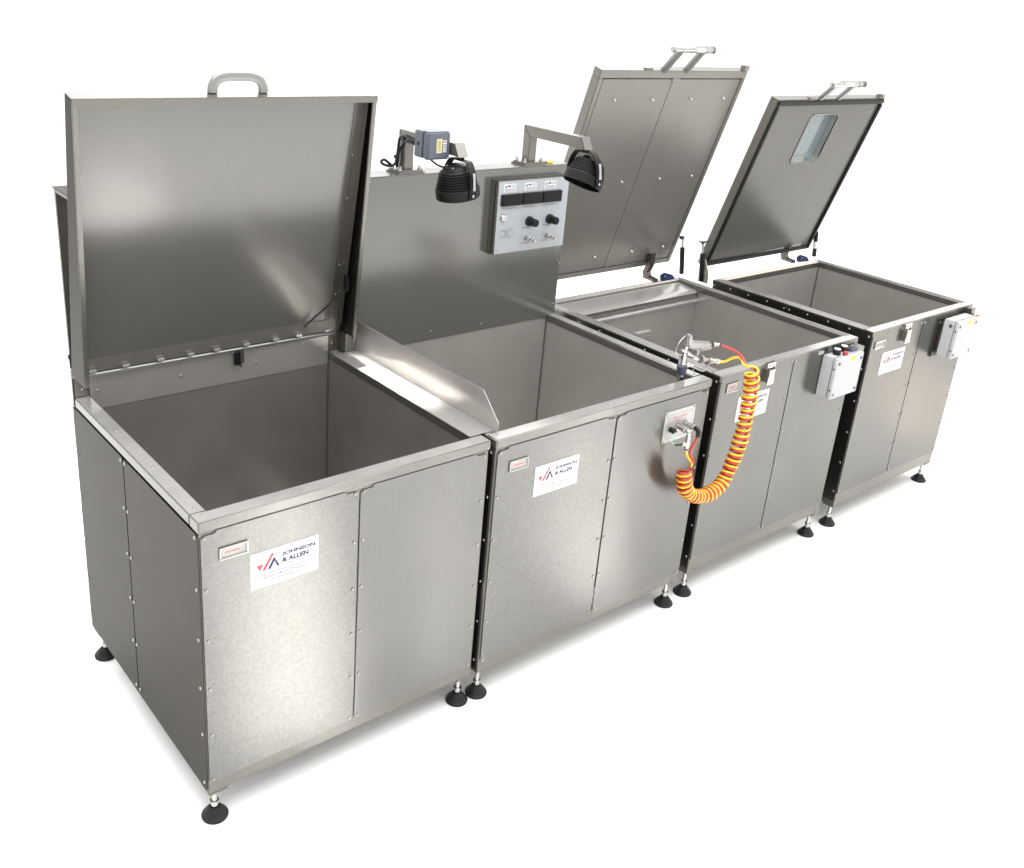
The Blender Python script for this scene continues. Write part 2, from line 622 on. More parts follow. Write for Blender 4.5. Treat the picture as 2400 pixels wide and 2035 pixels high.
def liner(t, x0, x1, y0, y1, z0, z1, mt='liner'):
    """inner tank: four wall sheets and a sump"""
    th = .002
    bm = nb(); box(bm, x0, x1, y0 - th, y0, z0, z1, 0); part('liner_wall', bm, mt, t, smooth=0)
    bm = nb(); box(bm, x0, x1, y1, y1 + th, z0, z1, 0); part('liner_wall', bm, mt, t, smooth=0)
    bm = nb(); box(bm, x0 - th, x0, y0 + .0005, y1 - .0005, z0, z1, 0); part('liner_wall', bm, mt, t, smooth=0)
    bm = nb(); box(bm, x1, x1 + th, y0 + .0005, y1 - .0005, z0, z1, 0); part('liner_wall', bm, mt, t, smooth=0)
    bm = nb(); box(bm, x0 + .0005, x1 - .0005, y0 + .0005, y1 - .0005, z0, z0 + .002, 0); part('liner_floor', bm, mt, t, smooth=0)
    for x, y in ((x0, y0), (x1, y0), (x0, y1), (x1, y1)):
        sx, sy = (1 if x == x0 else -1), (1 if y == y0 else -1)
        bm = nb()
        cyl(bm, (x + sx * .0015, y + sy * .0015, z0), (x + sx * .0015, y + sy * .0015, z1 - .001), .0028, seg=8)
        part('weld_seam', bm, 'frame', t)


def bar(t, name, x0, x1, y0, y1, z0, z1, mat='rim', bev=.004):
    bm = nb()
    box(bm, x0, x1, y0, y1, z0, z1, bev, 3)
    o = part(name, bm, mat, t)
    if mat == 'rim':                     # upper faces get a lighter steel, bright reflections put into the colour
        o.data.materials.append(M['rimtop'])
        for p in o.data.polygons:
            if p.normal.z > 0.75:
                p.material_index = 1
    return o


def nameplate(t, x0, x1, z0, z1, y, txt, ink='inkred'):
    bm = nb()
    prism(bm, [(x0, z0), (x1, z0), (x1, z1), (x0, z1)], 'y', y - .0015, y, 0)
    p = part('name_plate', bm, 'plate', t, smooth=0)
    # raised holder strips all round
    w = .005
    for a, b, c, d in ((x0 - w, x1 + w, z1, z1 + w), (x0 - w, x1 + w, z0 - w, z0), (x0 - w, x0, z0 + .0002, z1 - .0002), (x1, x1 + w, z0 + .0002, z1 - .0002)):
        bm = nb()
        box(bm, a, b, y - .006, y, c, d, .0015)
        part('holder_strip', bm, 'chrome', p)
    m = .003
    print_poly(p, 'border', [[(x0 + m, z0 + m), (x1 - m, z0 + m), (x1 - m, z0 + m + .0008), (x0 + m, z0 + m + .0008)],
                             [(x0 + m, z1 - m - .0008), (x1 - m, z1 - m - .0008), (x1 - m, z1 - m), (x0 + m, z1 - m)],
                             [(x0 + m, z0 + m), (x0 + m + .0008, z0 + m), (x0 + m + .0008, z1 - m), (x0 + m, z1 - m)],
                             [(x1 - m - .0008, z0 + m), (x1 - m, z0 + m), (x1 - m, z1 - m), (x1 - m - .0008, z1 - m)]], y - .0019, 'inkgrey')
    W = x1 - x0
    lettering(p, txt, x0 + W * .16, z0 + (z1 - z0) * .36, W * .66, (z1 - z0) * .28, y - .0020, ink, .03)
    return p


def brand_label(t, x0, x1, z0, z1, y):
    bm = nb()
    prism(bm, rrect(x0, x1, z0, z1, .002, 2), 'y', y - .0016, y, 0)
    p = part('printed_label', bm, 'label', t, smooth=0)
    W, Hh = x1 - x0, z1 - z0
    yy = y - .0019
    def q(pts):
        return [(x0 + a * W, z0 + b * Hh) for a, b in pts]
    print_poly(p, 'red_triangle', [q([(.085, .650), (.185, .655), (.130, .470)])], yy, 'inkred')
    print_poly(p, 'red_stroke', [q([(.160, .470), (.210, .468), (.332, .850), (.312, .915)])], yy, 'inkred')
    print_poly(p, 'navy_stroke', [q([(.240, .465), (.290, .465), (.345, .650), (.338, .775)]), q([(.338, .775), (.345, .650), (.385, .475), (.420, .480)])], yy, 'ink')
    lettering(p, 'JOHNSON', x0 + .455 * W, z0 + .700 * Hh, .495 * W, .130 * Hh, yy, 'ink', .048)
    lettering(p, '& ALLEN', x0 + .455 * W, z0 + .535 * Hh, .395 * W, .130 * Hh, yy, 'ink', .048)
    lettering(p, 'NDT EXPERTS SINCE 1938', x0 + .455 * W, z0 + .450 * Hh, .390 * W, .040 * Hh, yy, 'ink', .02)
    print_poly(p, 'rule', [q([(.075, .348), (.945, .348), (.945, .366), (.075, .366)])], yy, 'inkgrey')
    lettering(p, 'Specialists in MPI and DPI equipment', x0 + .175 * W, z0 + .215 * Hh, .660 * W, .085 * Hh, yy, 'inkgrey', .018)
    lettering(p, 'www.johnsonandallen.co.uk', x0 + .280 * W, z0 + .120 * Hh, .455 * W, .075 * Hh, yy, 'inkgrey', .018)
    return p


ZS = [0.885, 0.719, 0.553, 0.387, 0.221, 0.055]

# ================================================================== STATION 1
H = .938
T1 = thing('steel_tank', (0.5, 0.5, FLOOR_Z), 'nearest steel tank, marked STATION 1, with its wide plain lid propped open', 'tank', 'steel tanks standing in a row')
carcass(T1, 0, 1, 0, 1.0, H)
feet(T1, [(.030, .030, .0), (.970, .030, .0), (.030, .965, .0), (.970, .965, .0)])
front_panel(T1, .003, .5005, -.0035, .047, .893, ZS, mat='spangle')
front_panel(T1, .5065, .994, -.0035, .047, .893, ZS)
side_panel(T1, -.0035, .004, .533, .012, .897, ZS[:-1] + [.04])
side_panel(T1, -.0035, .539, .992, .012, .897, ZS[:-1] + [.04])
side_panel(T1, 1.0035, .004, .5, .02, .888, [], 1)
side_panel(T1, 1.0035, .506, .992, .02, .888, [], 1)
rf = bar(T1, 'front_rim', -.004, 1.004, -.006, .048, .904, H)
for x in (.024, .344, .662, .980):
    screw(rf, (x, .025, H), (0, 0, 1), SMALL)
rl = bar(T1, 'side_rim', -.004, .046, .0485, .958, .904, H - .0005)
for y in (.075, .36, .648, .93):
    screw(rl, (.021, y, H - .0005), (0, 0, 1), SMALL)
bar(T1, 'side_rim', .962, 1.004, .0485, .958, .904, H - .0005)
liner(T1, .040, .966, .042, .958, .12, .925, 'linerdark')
bm = nb()
box(bm, .046, .962, .9545, .9575, .885, 1.002, .0008)
bk = part('back_flange', bm, 'liner', T1)
for x, z in ((.071, .951), (.363, .949), (.654, .945), (.949, .942)):
    screw(bk, (x, .9545, z), (0, -1, 0))
for xa, xb in ((.0, .045), (.963, 1.0)):
    bm = nb()
    box(bm, xa, xb, .9585, .962, .90, 1.03, .001)
    p = part('back_flange', bm, 'frame', T1)
    screw(p, ((xa + xb) / 2, .9585, .965), (0, -1, 0))

# housing behind the lid: sheet box with an open, recessed left end
prof = [(1.004, .90), (1.004, 1.632), (.852, 1.632), (.972, 1.0), (.972, .90)]
bm = nb()
prism(bm, prof, 'x', .03, .985, .001)
hs = part('back_housing', bm, 'frame', T1)
for pts in ([(1.004, .90), (1.004, 1.632), (.990, 1.632), (.990, .90)], [(.868, 1.630), (.852, 1.632), (.972, 1.0), (.988, 1.0)], [(.990, 1.632), (.852, 1.632), (.856, 1.618), (.990, 1.618)]):
    bm = nb()
    prism(bm, pts, 'x', .002, .0295, .0006)
    part('housing_edge', bm, 'frame', hs)
screw(hs, (.0298, .955, 1.36), (-1, 0, 0), SMALL)
screw(hs, (.0298, .965, 1.11), (-1, 0, 0), SMALL)
bm = nb()
box(bm, -.004, 1.0, .848, 1.007, 1.632, 1.6345, .0008)
tp = part('housing_top', bm, 'side', hs)
for x in (.03, .3, .6):
    screw(tp, (x, .93, 1.6345), (0, 0, 1), SMALL)
bm = nb()
box(bm, .9655, 1.0062, .9725, .984, .905, 1.625, .001)
part('corner_post', bm, 'frame', T1)
bm = nb()
box(bm, -.009, -.001, .972, .984, 1.072, 1.086, .001)
box(bm, -.007, -.003, .968, .976, 1.045, 1.073, .001)
box(bm, -.007, -.003, .920, .977, 1.038, 1.0445, .001)
part('hinge_bracket', bm, 'rim', T1)

# lid: shallow tray, deeper at the hinge, leaning forward against its stay
LB0, LB1 = Vector((0, .950, 1.022)), Vector((0, .786, 1.940))     # back sheet line (y,z)
LF0, LF1 = Vector((0, .834, 1.034)), Vector((0, .738, 1.928))     # front edge line
def ly(z, a, b):
    return a.y + (b.y - a.y) * (z - a.z) / (b.z - a.z)
bm = nb()
prism(bm, [(LB0.y, LB0.z), (LB1.y, LB1.z), (LB1.y - .003, LB1.z), (LB0.y - .003, LB0.z)], 'x', -.006, 1.006, 0)
lid1 = part('lid', bm, 'lid', T1, smooth=0, label='wide plain steel lid, propped open')
for xa, xb in ((-.009, -.006), (1.006, 1.009)):
    bm = nb()
    prism(bm, [(LB0.y + .001, LB0.z - .002), (LB1.y + .001, LB1.z), (LF1.y, LF1.z), (LF0.y, LF0.z - .012)], 'x', xa, xb, .0004)
    part('lid_side', bm, 'side', lid1)
for xa, xb in ((-.009, .008), (.992, 1.009)):                      # folded edge along the two sides
    bm = nb()
    prism(bm, [(LF1.y + .0, LF1.z), (LF0.y, LF0.z - .014), (LF0.y - .0055, LF0.z - .014), (LF1.y - .0055, LF1.z)], 'x', xa, xb, .002)
    part('lid_edge', bm, 'rim', lid1)
bm = nb()
prism(bm, [(LB1.y + .001, LB1.z + .0005), (LB1.y + .001, LB1.z + .003), (LF1.y - .005, LF1.z + .004), (LF1.y - .005, LF1.z + .001)], 'x', -.009, 1.009, .0006)
part('lid_top', bm, 'rim', lid1)
bm = nb()
prism(bm, [(LF1.y - .0052, LF1.z + .003), (LF1.y - .0082, LF1.z + .003), (LF1.y - .0062, LF1.z - .018), (LF1.y - .0032, LF1.z - .018)], 'x', -.009, 1.009, .0006)
part('lid_lip', bm, 'frame', lid1)
# inner angle along the right side and the hinge leaf along the bottom
bm = nb()
def sl(z, off):
    return ly(z, LB0, LB1) - off
prism(bm, [(sl(1.055, .0035), 1.055), (sl(1.055, .0055), 1.055), (sl(1.91, .0055), 1.91), (sl(1.91, .0035), 1.91)], 'x', .955, 1.0055, 0)
prism(bm, [(sl(1.055, .0055), 1.055), (sl(1.055, .035), 1.055), (sl(1.91, .032), 1.91), (sl(1.91, .0055), 1.91)], 'x', .990, .992, 0)
an = part('lid_angle', bm, 'frame', lid1, smooth=0)
for z in (1.18, 1.30, 1.56, 1.72):
    screw(an, (.97, sl(z, .0055), z), (0, -1, -.18), SMALL)
bm = nb()
prism(bm, [(sl(1.026, .004), 1.026), (sl(1.026, .007), 1.026), (sl(1.075, .007), 1.075), (sl(1.075, .004), 1.075)], 'x', .012, .985, .0005)
lf = part('hinge_leaf', bm, 'lidframe', lid1)
for k in range(9):
    x = .05 + k * .112 + random.uniform(-.012, .012)
    bm = nb()
    box(bm, x - .012, x + .012, .929, .938, 1.027, 1.037, .0012)
    part('hinge_knuckle', bm, 'rimtop', lf)
bm = nb()
cyl(bm, (.02, .944, 1.0155), (.985, .944, 1.0155), .0068, seg=16)
part('hinge_rod', bm, 'handle', lid1)
bm = nb()
cyl(bm, (.972, .848, 1.215), (.84, .930, 1.062), .0032, seg=10)
st = part('stay_rod', bm, 'black', lid1)
bm = nb()
box(bm, .968, .980, .838, .862, 1.21, 1.27, .002)
part('stay_bracket', bm, 'blackmat', st)
# lid handle
hx0, hx1, hz, hh = .429, .601, 1.941, .049
path = spline([(hx0, .772, hz), (hx0 + .002, .772, hz + hh * .40), (hx0 + .016, .772, hz + hh * .80), (hx0 + .048, .772, hz + hh), ((hx0 + hx1) / 2, .772, hz + hh * 1.01), (hx1 - .048, .772, hz + hh), (hx1 - .016, .772, hz + hh * .80), (hx1 - .002, .772, hz + hh * .40), (hx1, .772, hz)], 36)
bm = nb()
sweep(bm, path, 0, prof=[(.0075, -.0135), (.0092, -.0115), (.0092, .0115), (.0075, .0135), (-.0075, .0135), (-.0092, .0115), (-.0092, -.0115), (-.0075, -.0135)])
part('handle', bm, 'handle', lid1, smooth=50)
# catch hook on the back flange
bm = nb()
box(bm, .582, .586, .930, .953, .948, 1.012, .001)
box(bm, .586, .606, .950, .9535, .955, 1.005, .001)
part('catch', bm, 'rim', T1)
bm = nb()
box(bm, .565, .582, .938, .9535, .955, 1.000, .002)
part('catch_block', bm, 'blackmat', T1)
nameplate(T1, .059, .135, .809, .838, -.0035, 'STATION 1')
brand_label(T1, .146, .363, .672, .789, -.0035)

# ================================================================== STATION 2
T2 = thing('steel_tank', (1.57, .5, FLOOR_Z), 'steel tank with tall back panel and control box, marked STATION 2', 'tank', 'steel tanks standing in a row')
X0, X1 = 1.022, 2.122
carcass(T2, X0, X1, -.010, 1.0, H, .008)
feet(T2, [(X0 + .032, .022, .008), (X1 - .026, .022, .008), (X0 + .032, .965, .008), (X1 - .030, .965, .008)])
front_panel(T2, X0 + .008, 1.5895, -.0145, .053, .893, ZS, mat='spangle')
p2r = front_panel(T2, 1.5965, X1 - .006, -.0145, .053, .893, ZS)
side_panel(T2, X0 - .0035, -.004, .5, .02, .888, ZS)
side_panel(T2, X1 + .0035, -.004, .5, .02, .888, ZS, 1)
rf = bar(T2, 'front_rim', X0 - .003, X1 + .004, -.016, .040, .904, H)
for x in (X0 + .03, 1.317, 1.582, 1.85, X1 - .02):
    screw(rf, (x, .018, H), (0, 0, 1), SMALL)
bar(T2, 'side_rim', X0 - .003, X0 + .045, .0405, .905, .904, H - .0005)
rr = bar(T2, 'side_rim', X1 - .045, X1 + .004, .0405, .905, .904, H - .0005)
for y in (.06, .34, .62):
    screw(rr, (X1 - .02, y, H - .0005), (0, 0, 1), SMALL)
liner(T2, X0 + .040, X1 - .040, .034, .908, .12, .93)
bm = nb()
box(bm, 1.0095, X1, .912, 1.0, .86, 1.612, .001)
part('back_housing', bm, 'frame', T2)
bm = nb()
prism(bm, [(1.008, 1.6135), (1.008, .926), (1.062, .926), (1.062, .924), (X1 + .002, .924), (X1 + .002, 1.6135)], 'y', .9035, .9065, .0006)
sp = part('splash_panel', bm, 'lid', T2)
for x, z in ((1.42, .962), (1.69, .952), (1.1, 1.60), (1.27, 1.60), (1.69, 1.603), (1.908, 1.601), (2.108, 1.396), (2.108, 1.187), (2.108, .985), (1.05, .985)):
    screw(sp, (x, .9035, z), (0, -1, 0), SMALL)
bm = nb()
box(bm, 1.030, X1 + .003, .9025, 1.004, 1.6138, 1.6175, .001)
part('housing_top', bm, 'rim', T2)
nameplate(T2, 1.088, 1.162, .810, .840, -.0145, 'STATION 2')
brand_label(T2, 1.207, 1.417, .674, .789, -.0145)

# control box on the splash panel
bm = nb()
box(bm, 1.688, 2.088, .878, .9033, 1.266, 1.577, .001)
cb_ = part('control_box', bm, 'frame', T2, label='grey control box with three black displays')
bm = nb()
box(bm, 1.693, 2.083, .872, .8778, 1.271, 1.572, .0005)
part('seal', bm, 'blackmat', cb_)
bm = nb()
box(bm, 1.6885, 2.0875, .858, .8718, 1.268, 1.5755, .0012)
dr = part('door', bm, 'rim', cb_)
bm = nb()
box(bm, 1.692, 2.084, .8562, .8579, 1.272, 1.572, 0)
fp = part('face_plate', bm, 'grey', cb_, smooth=0)
CY = .8562
for k, x in enumerate((1.712, 1.825, 1.937)):
    bm = nb()
    prism(bm, [(x + .006, 1.528), (x + .072, 1.528), (x + .072, 1.561), (x + .006, 1.561)], 'y', CY - .0006, CY, 0)
    s = part('sticker', bm, 'label', cb_, smooth=0)
    yy = CY - .0009
    print_poly(s, 'mark', [[(x + .012, 1.546), (x + .022, 1.546), (x + .017, 1.557)]], yy, 'ink')
    print_poly(s, 'rows', [[(x + .026, 1.549), (x + .042, 1.549), (x + .042, 1.555), (x + .026, 1.555)]] +
               [[(x + .012, z), (x + .066, z), (x + .066, z + .0012), (x + .012, z + .0012)] for z in (1.5315, 1.5355, 1.5395)] +
               [[(x + .048, z), (x + .067, z), (x + .067, z + .001), (x + .048, z + .001)] for z in (1.547, 1.5505, 1.554)], yy, 'inkgrey')
for k, x in enumerate((1.714, 1.827, 1.940)):
    x -= .008
    bm = nb()
    box(bm, x, x + .108, CY - .013, CY, 1.472, 1.520, .002)
    d = part('display', bm, 'black', cb_)
    bm = nb()
    box(bm, x + .006, x + .102, CY - .0142, CY - .0128, 1.4765, 1.515, .0004)
    part('display_glass', bm, 'screen', d)
    for j in range(4):
        bm = nb()
        box(bm, x + .022 + j * .019, x + .032 + j * .019, CY - .0155, CY - .0138, 1.4785, 1.4825, .0006)
        part('button', bm, 'black', d)
for txt, x, z, w in (('WATER TEMPERATURE (C)', 1.716, 1.457, .086), ('WATER PRESSURE PSI', 1.828, 1.4575, .072), ('AIR PRESSURE PSI', 1.945, 1.458, .058),
                     ('WATER REGULATOR', 1.834, 1.368, .058), ('AIR REGULATOR', 1.952, 1.370, .046), ('WATER CONNECTION', 1.822, 1.302, .066), ('AIR CONNECTION', 1.938, 1.304, .058)):
    lettering(cb_, txt, x, z, w, .0048, CY - .0004, 'inkred' if 'CONN' in txt else 'inkgrey', .0)
bm = nb()
lathe(bm, [(.015, 0), (.015, .006), (.012, .010), (.004, .010), (.003, .006), (.0001, .006)], (1.724, CY, 1.424), (0, -1, 0), 24)
part('lock', bm, 'chrome', cb_)
for x, z in ((1.872, 1.397), (1.988, 1.397)):
    bm = nb()
    lathe(bm, [(.021, 0), (.021, .010), (.0155, .013), (.0155, .017)], (x, CY, z), (0, -1, 0), 28)
    k = part('regulator', bm, 'black', cb_)
    bm = nb()
    lathe(bm, [(.0125, .0165), (.0165, .020), (.0165, .046), (.014, .049), (.0001, .049)], (x, CY, z), (0, -1, 0), 14)
    part('knob', bm, 'blackmat', k, smooth=25)
for x, z in ((1.865, 1.325), (1.982, 1.325)):
    bm = nb()
    lathe(bm, [(.013, 0), (.013, .006)], (x, CY, z), (0, -1, 0), 6)
    lathe(bm, [(.010, .005), (.010, .020), (.0065, .022), (.0065, .034), (.009, .036), (.009, .043), (.006, .045), (.0075, .050), (.0055, .056), (.003, .056), (.003, .048), (.0001, .048)], (x, CY, z), (0, -1, 0), 20)
    part('connector', bm, 'chrome', cb_)
x0, x1, z0, z1 = 1.712, 1.785, 1.336, 1.374
m_ = .0009
print_poly(cb_, 'notice_border', [[(x0, z0), (x1, z0), (x1, z0 + m_), (x0, z0 + m_)], [(x0, z1 - m_), (x1, z1 - m_), (x1, z1), (x0, z1)], [(x0, z0), (x0 + m_, z0), (x0 + m_, z1), (x0, z1)], [(x1 - m_, z0), (x1, z0), (x1, z1), (x1 - m_, z1)]], CY - .0004, 'inkgrey')
print_poly(cb_, 'notice_rows', [[(x0 + a, z), (x1 - a, z), (x1 - a, z + .002), (x0 + a, z + .002)] for z, a in ((1.364, .009), (1.357, .024), (1.350, .025), (1.342, .010))], CY - .0004, 'inkgrey')
lettering(cb_, 'CE', 1.699, 1.281, .009, .006, CY - .0004, 'inkgrey')

# outlet plate on the front right sheet
OY = -.0145
bm = nb()
prism(bm, rrect(1.866, 2.042, .718, .849, .002, 2), 'y', OY - .003, OY, .0006)
op = part('outlet_plate', bm, 'plate', T2)
for x, z in ((1.873, .842), (2.035, .842), (1.873, .725), (2.035, .725)):
    screw(op, (x, OY - .003, z), (0, -1, 0), SMALL)
py = OY - .0034
a0, a1, b0, b1, w = 1.884, 2.026, .733, .834, .0009
print_poly(op, 'border', [[(a0, b0), (a1, b0), (a1, b0 + w), (a0, b0 + w)], [(a0, b1 - w), (a1, b1 - w), (a1, b1), (a0, b1)], [(a0, b0), (a0 + w, b0), (a0 + w, b1), (a0, b1)], [(a1 - w, b0), (a1, b0), (a1, b1), (a1 - w, b1)]], py, 'inkgrey')
lettering(op, 'SPRAY GUN OUTLETS', 1.912, .814, .084, .008, py, 'inkred', .005)
lettering(op, 'EARTH', 1.893, .795, .024, .006, py, 'inkred')
lettering(op, 'WATER', 1.932, .797, .024, .006, py, 'inkred')
lettering(op, 'AIR', 1.980, .799, .014, .006, py, 'inkred')
bm = nb()
lathe(bm, [(.0115, 0), (.0115, .022), (.0095, .026), (.0001, .026)], (1.905, OY - .003, .772), (0, -1, 0), 18)
part('earth_terminal', bm, 'black', op)
for x, z in ((1.942, .779), (1.988, .779)):
    bm = nb()
    lathe(bm, [(.0155, 0), (.0155, .010)], (x, OY - .003, z), (0, -1, 0), 6)
    lathe(bm, [(.0115, .009), (.0115, .030), (.0135, .031), (.0135, .045), (.009, .047), (.009, .054)], (x, OY - .003, z), (0, -1, 0), 20)
    part('outlet_fitting', bm, 'chrome', op)
bm = nb()
sweep(bm, spline([(1.988, -.070, .779), (1.988, -.083, .778), (1.987, -.090, .771), (1.986, -.091, .752)], 14), .0095, 16)
part('elbow', bm, 'black', op)
bm = nb()
sweep(bm, spline([(1.942, -.070, .779), (1.942, -.076, .778), (1.942, -.080, .772), (1.942, -.080, .762)], 10), .0085, 14)
lathe(bm, [(.0110, 0), (.0110, .020)], (1.942, -.080, .742), (0, 0, 1), 6)
lathe(bm, [(.0085, 0), (.0085, .016), (.0105, .018), (.0105, .032), (.0075, .034)], (1.942, -.080, .708), (0, 0, 1), 18)
box(bm, 1.908, 1.936, -.085, -.075, .726, .737, .002)
part('tee_fitting', bm, 'chrome', op)
bm = nb()
sweep(bm, spline([(1.905, -.045, .770), (1.893, -.050, .768), (1.879, -.052, .752), (1.880, -.055, .738), (1.890, -.060, .730)], 20), .0017, 8)
part('earth_wire', bm, 'green', op)
bm = nb()
cyl(bm, (1.888, -.065, .729), (1.910, -.080, .731), .0032, seg=10)
part('wire_end', bm, 'blackmat', op)

# holder post in the front right corner
bm = nb()
cyl(bm, (2.022, .062, .80), (2.022, .062, .958), .0125, seg=20)
hp = part('gun_holder', bm, 'chrome', T2)
bm = nb()
lathe(bm, [(.017, 0), (.019, .003), (.019, .022), (.021, .024), (.021, .032), (.016, .034)], (2.022, .062, .952), (0, 0, 1), 24)
part('holder_collar', bm, 'navy', hp)
bm = nb()
lathe(bm, [(.0165, 0), (.0165, .042), (.013, .045)], (2.021, .062, .986), (0, 0, 1), 20)
part('holder_cup', bm, 'clear', hp)
bm = nb()
box(bm, 2.035, 2.080, .055, .058, .905, .930, .001)
part('holder_clip', bm, 'rim', hp)

# ================================================================== drip guard between the first two
TG = thing('drip_guard', (1.01, .47, .939), 'folded bright steel drip guard bridging the two nearest tanks', 'guard')
bm = nb()
box(bm, .956, 1.0585, .048, .902, .9392, .9412, .0005)
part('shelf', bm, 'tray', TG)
bm = nb()
prism(bm, [(.030, .9392), (.902, .9392), (.902, 1.063), (.118, 1.060), (.028, .972)], 'x', 1.059, 1.0608, .0004)
part('upstand', bm, 'tray', TG)

# ================================================================== STATION 3
T3 = thing('steel_tank', (2.7, .52, FLOOR_Z), 'steel tank with slotted vent and tall open lid, behind the coiled hose', 'tank', 'steel tanks standing in a row')
X0, X1, Y0, Y1, H = 2.202, 3.201, .004, 1.083, .929


def sealed_tank(t, X0, X1, Y0, Y1, H, seam, zb, zs, Yin):
    carcass(t, X0, X1, Y0, Y1, H, zb, .0735)
    feet(t, [(X0 + .030, Y0 + .028, zb), (X1 - .026, Y0 + .028, zb), (X0 + .030, Y1 - .04, zb), (X1 - .030, Y1 - .04, zb)])
    front_panel(t, X0 + .004, seam - .003, Y0 - .0035, .070, H - .008, zs, False)
    front_panel(t, seam + .003, X1 - .004, Y0 - .0035, .070, H - .008, zs, False)
    ym = (Y0 + Y1) / 2
    zl = [z for z in zs]
    bm = nb()
    for a, b in ((Y0 + .002, ym - .003), (ym + .003, Y1 - .004)):
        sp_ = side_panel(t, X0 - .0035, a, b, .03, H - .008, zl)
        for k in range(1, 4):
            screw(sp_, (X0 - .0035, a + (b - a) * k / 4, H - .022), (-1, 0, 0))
    side_panel(t, X1 + .0035, Y0 + .002, ym - .003, .03, H - .008, [], 1)
    side_panel(t, X1 + .0035, ym + .003, Y1 - .004, .03, H - .008, [], 1)
    bm.free()
    # top: flat flange with a raised channel for the lid seal
    w = .046
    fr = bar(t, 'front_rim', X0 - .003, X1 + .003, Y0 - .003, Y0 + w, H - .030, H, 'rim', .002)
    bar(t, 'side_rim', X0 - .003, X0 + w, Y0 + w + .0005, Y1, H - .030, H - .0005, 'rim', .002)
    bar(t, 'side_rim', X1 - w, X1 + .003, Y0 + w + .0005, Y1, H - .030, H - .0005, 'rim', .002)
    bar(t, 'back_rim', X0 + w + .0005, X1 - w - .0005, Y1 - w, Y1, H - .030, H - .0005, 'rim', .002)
    for k, (a, b, c, d) in enumerate(((X0 + w - .012, X0 + w - .009, Y0 + w - .008, Y1 - w + .01), (X1 - w + .009, X1 - w + .012, Y0 + w - .008, Y1 - w + .01), (X0 + .012, X0 + .015, Y0 + w - .008, Y1 - .012), (X1 - .015, X1 - .012, Y0 + w - .008, Y1 - .012),
                                      (X0 + w, X1 - w, Y1 - w + .009, Y1 - w + .012), (X0 + w, X1 - w, Y1 - .015, Y1 - .012))):
        bm = nb()
        box(bm, a, b, c, d, H - .001, H + .005, .001)
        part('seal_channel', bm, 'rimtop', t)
    liner(t, X0 + w - .004, X1 - w + .004, Y0 + w - .004, Yin, .12, H - .012)
    return fr


fr3 = sealed_tank(T3, X0, X1, Y0, Y1, H, 2.704, .009, [.900, .735, .570, .405, .240, .085], 1.036)
nameplate(T3, 2.253, 2.325, .850, .880, Y0 - .0035, 'STATION 3')
brand_label(T3, 2.343, 2.556, .694, .807, Y0 - .0035)
# vent: hood flap over a slotted strip
bm = nb()
prism(bm, [(1.036, .915), (1.036, .918), (.950, .908), (.925, .906), (.906, .897), (.906, .894), (.926, .903)], 'x', X0 + .046, X1 - .046, .0004)
vh = part('vent_hood', bm, 'tray', T3)
for k in range(5):
    screw(vh, (X0 + .14 + k * .19, .99, .9127), (0, -.1, 1), SMALL)
bm = nb()
box(bm, X0 + .0425, X1 - .0425, .9365, .9385, .850, .903, 0)
part('vent_back', bm, 'blackmat', vh, smooth=0)
bm = nb()
prism(bm, [(.934, .855), (.934, .862), (.900, .861), (.895, .857), (.895, .848), (.900, .844), (.908, .846)], 'x', X0 + .0425, X1 - .0425, .0003)
part('vent_sill', bm, 'rimtop', vh)
bm = nb()
box(bm, X0 + .0425, X1 - .0425, .908, .910, .12, .847, 0)
part('vent_duct', bm, 'liner', vh, smooth=0)
bm = nb()
box(bm, X0 + .048, X1 - .048, .9072, .9088, .8765, .8785, .0003)
part('vent_strip', bm, 'rimtop', vh)
bm = nb()
box(bm, 0, .0030, .9065, .9095, .8605, .8935, .0003, 1)
bmesh.ops.translate(bm, vec=-ORIG[T3.name], verts=bm.verts)
rib_me = mesh_from(bm, 'vent_rib', 30)
rib_me.materials.append(M['rimtop'])
for k in range(73):
    o = bpy.data.objects.new('vent_rib', rib_me)
    COL.objects.link(o)
    o.parent = vh
    o.location = (X0 + .055 + k * .0122, 0, 0)
for x, z in ((3.157, .855), (3.157, .72)):
    screw(T3, (x, .93, z), (-1, 0, 0), SMALL)
screw(T3, (3.158, .60, .885), (-1, 0, 0), SMALL)
bm = nb()
box(bm, 2.71, 2.82, .895, .908, .700, .742, .001)
bk3 = part('wall_bracket', bm, 'liner', T3)
screw(bk3, (2.80, .895, .715), (0, -1, 0))


def toggle_latch(t, x, z1, y):
    bm = nb()
    prism(bm, [(x - .002, z1), (x + .058, z1), (x + .054, z1 - .030), (x + .002, z1 - .030)], 'y', y - .014, y, .001)
    l = part('toggle_latch', bm, 'chrome', t)
    bm = nb()
    prism(bm, [(x + .006, z1 - .028), (x + .048, z1 - .028), (x + .044, z1 - .048), (x + .050, z1 - .090), (x + .046, z1 - .096), (x + .004, z1 - .096), (x + .0, z1 - .090), (x + .008, z1 - .048)], 'y', y - .024, y - .018, .0015)
    part('lever', bm, 'chrome', l)
    bm = nb()
    box(bm, x + .004, x + .010, y - .018, y, z1 - .085, z1 - .020, .001)
    box(bm, x + .042, x + .048, y - .018, y, z1 - .055, z1 - .020, .001)
    part('latch_base', bm, 'frame', l)
    for dx in (.015, .038):
        screw(l, (x + dx, y - .014, z1 - .012), (0, -1, 0), SMALL)


toggle_latch(T3, 2.492, .934, Y0 - .0035)


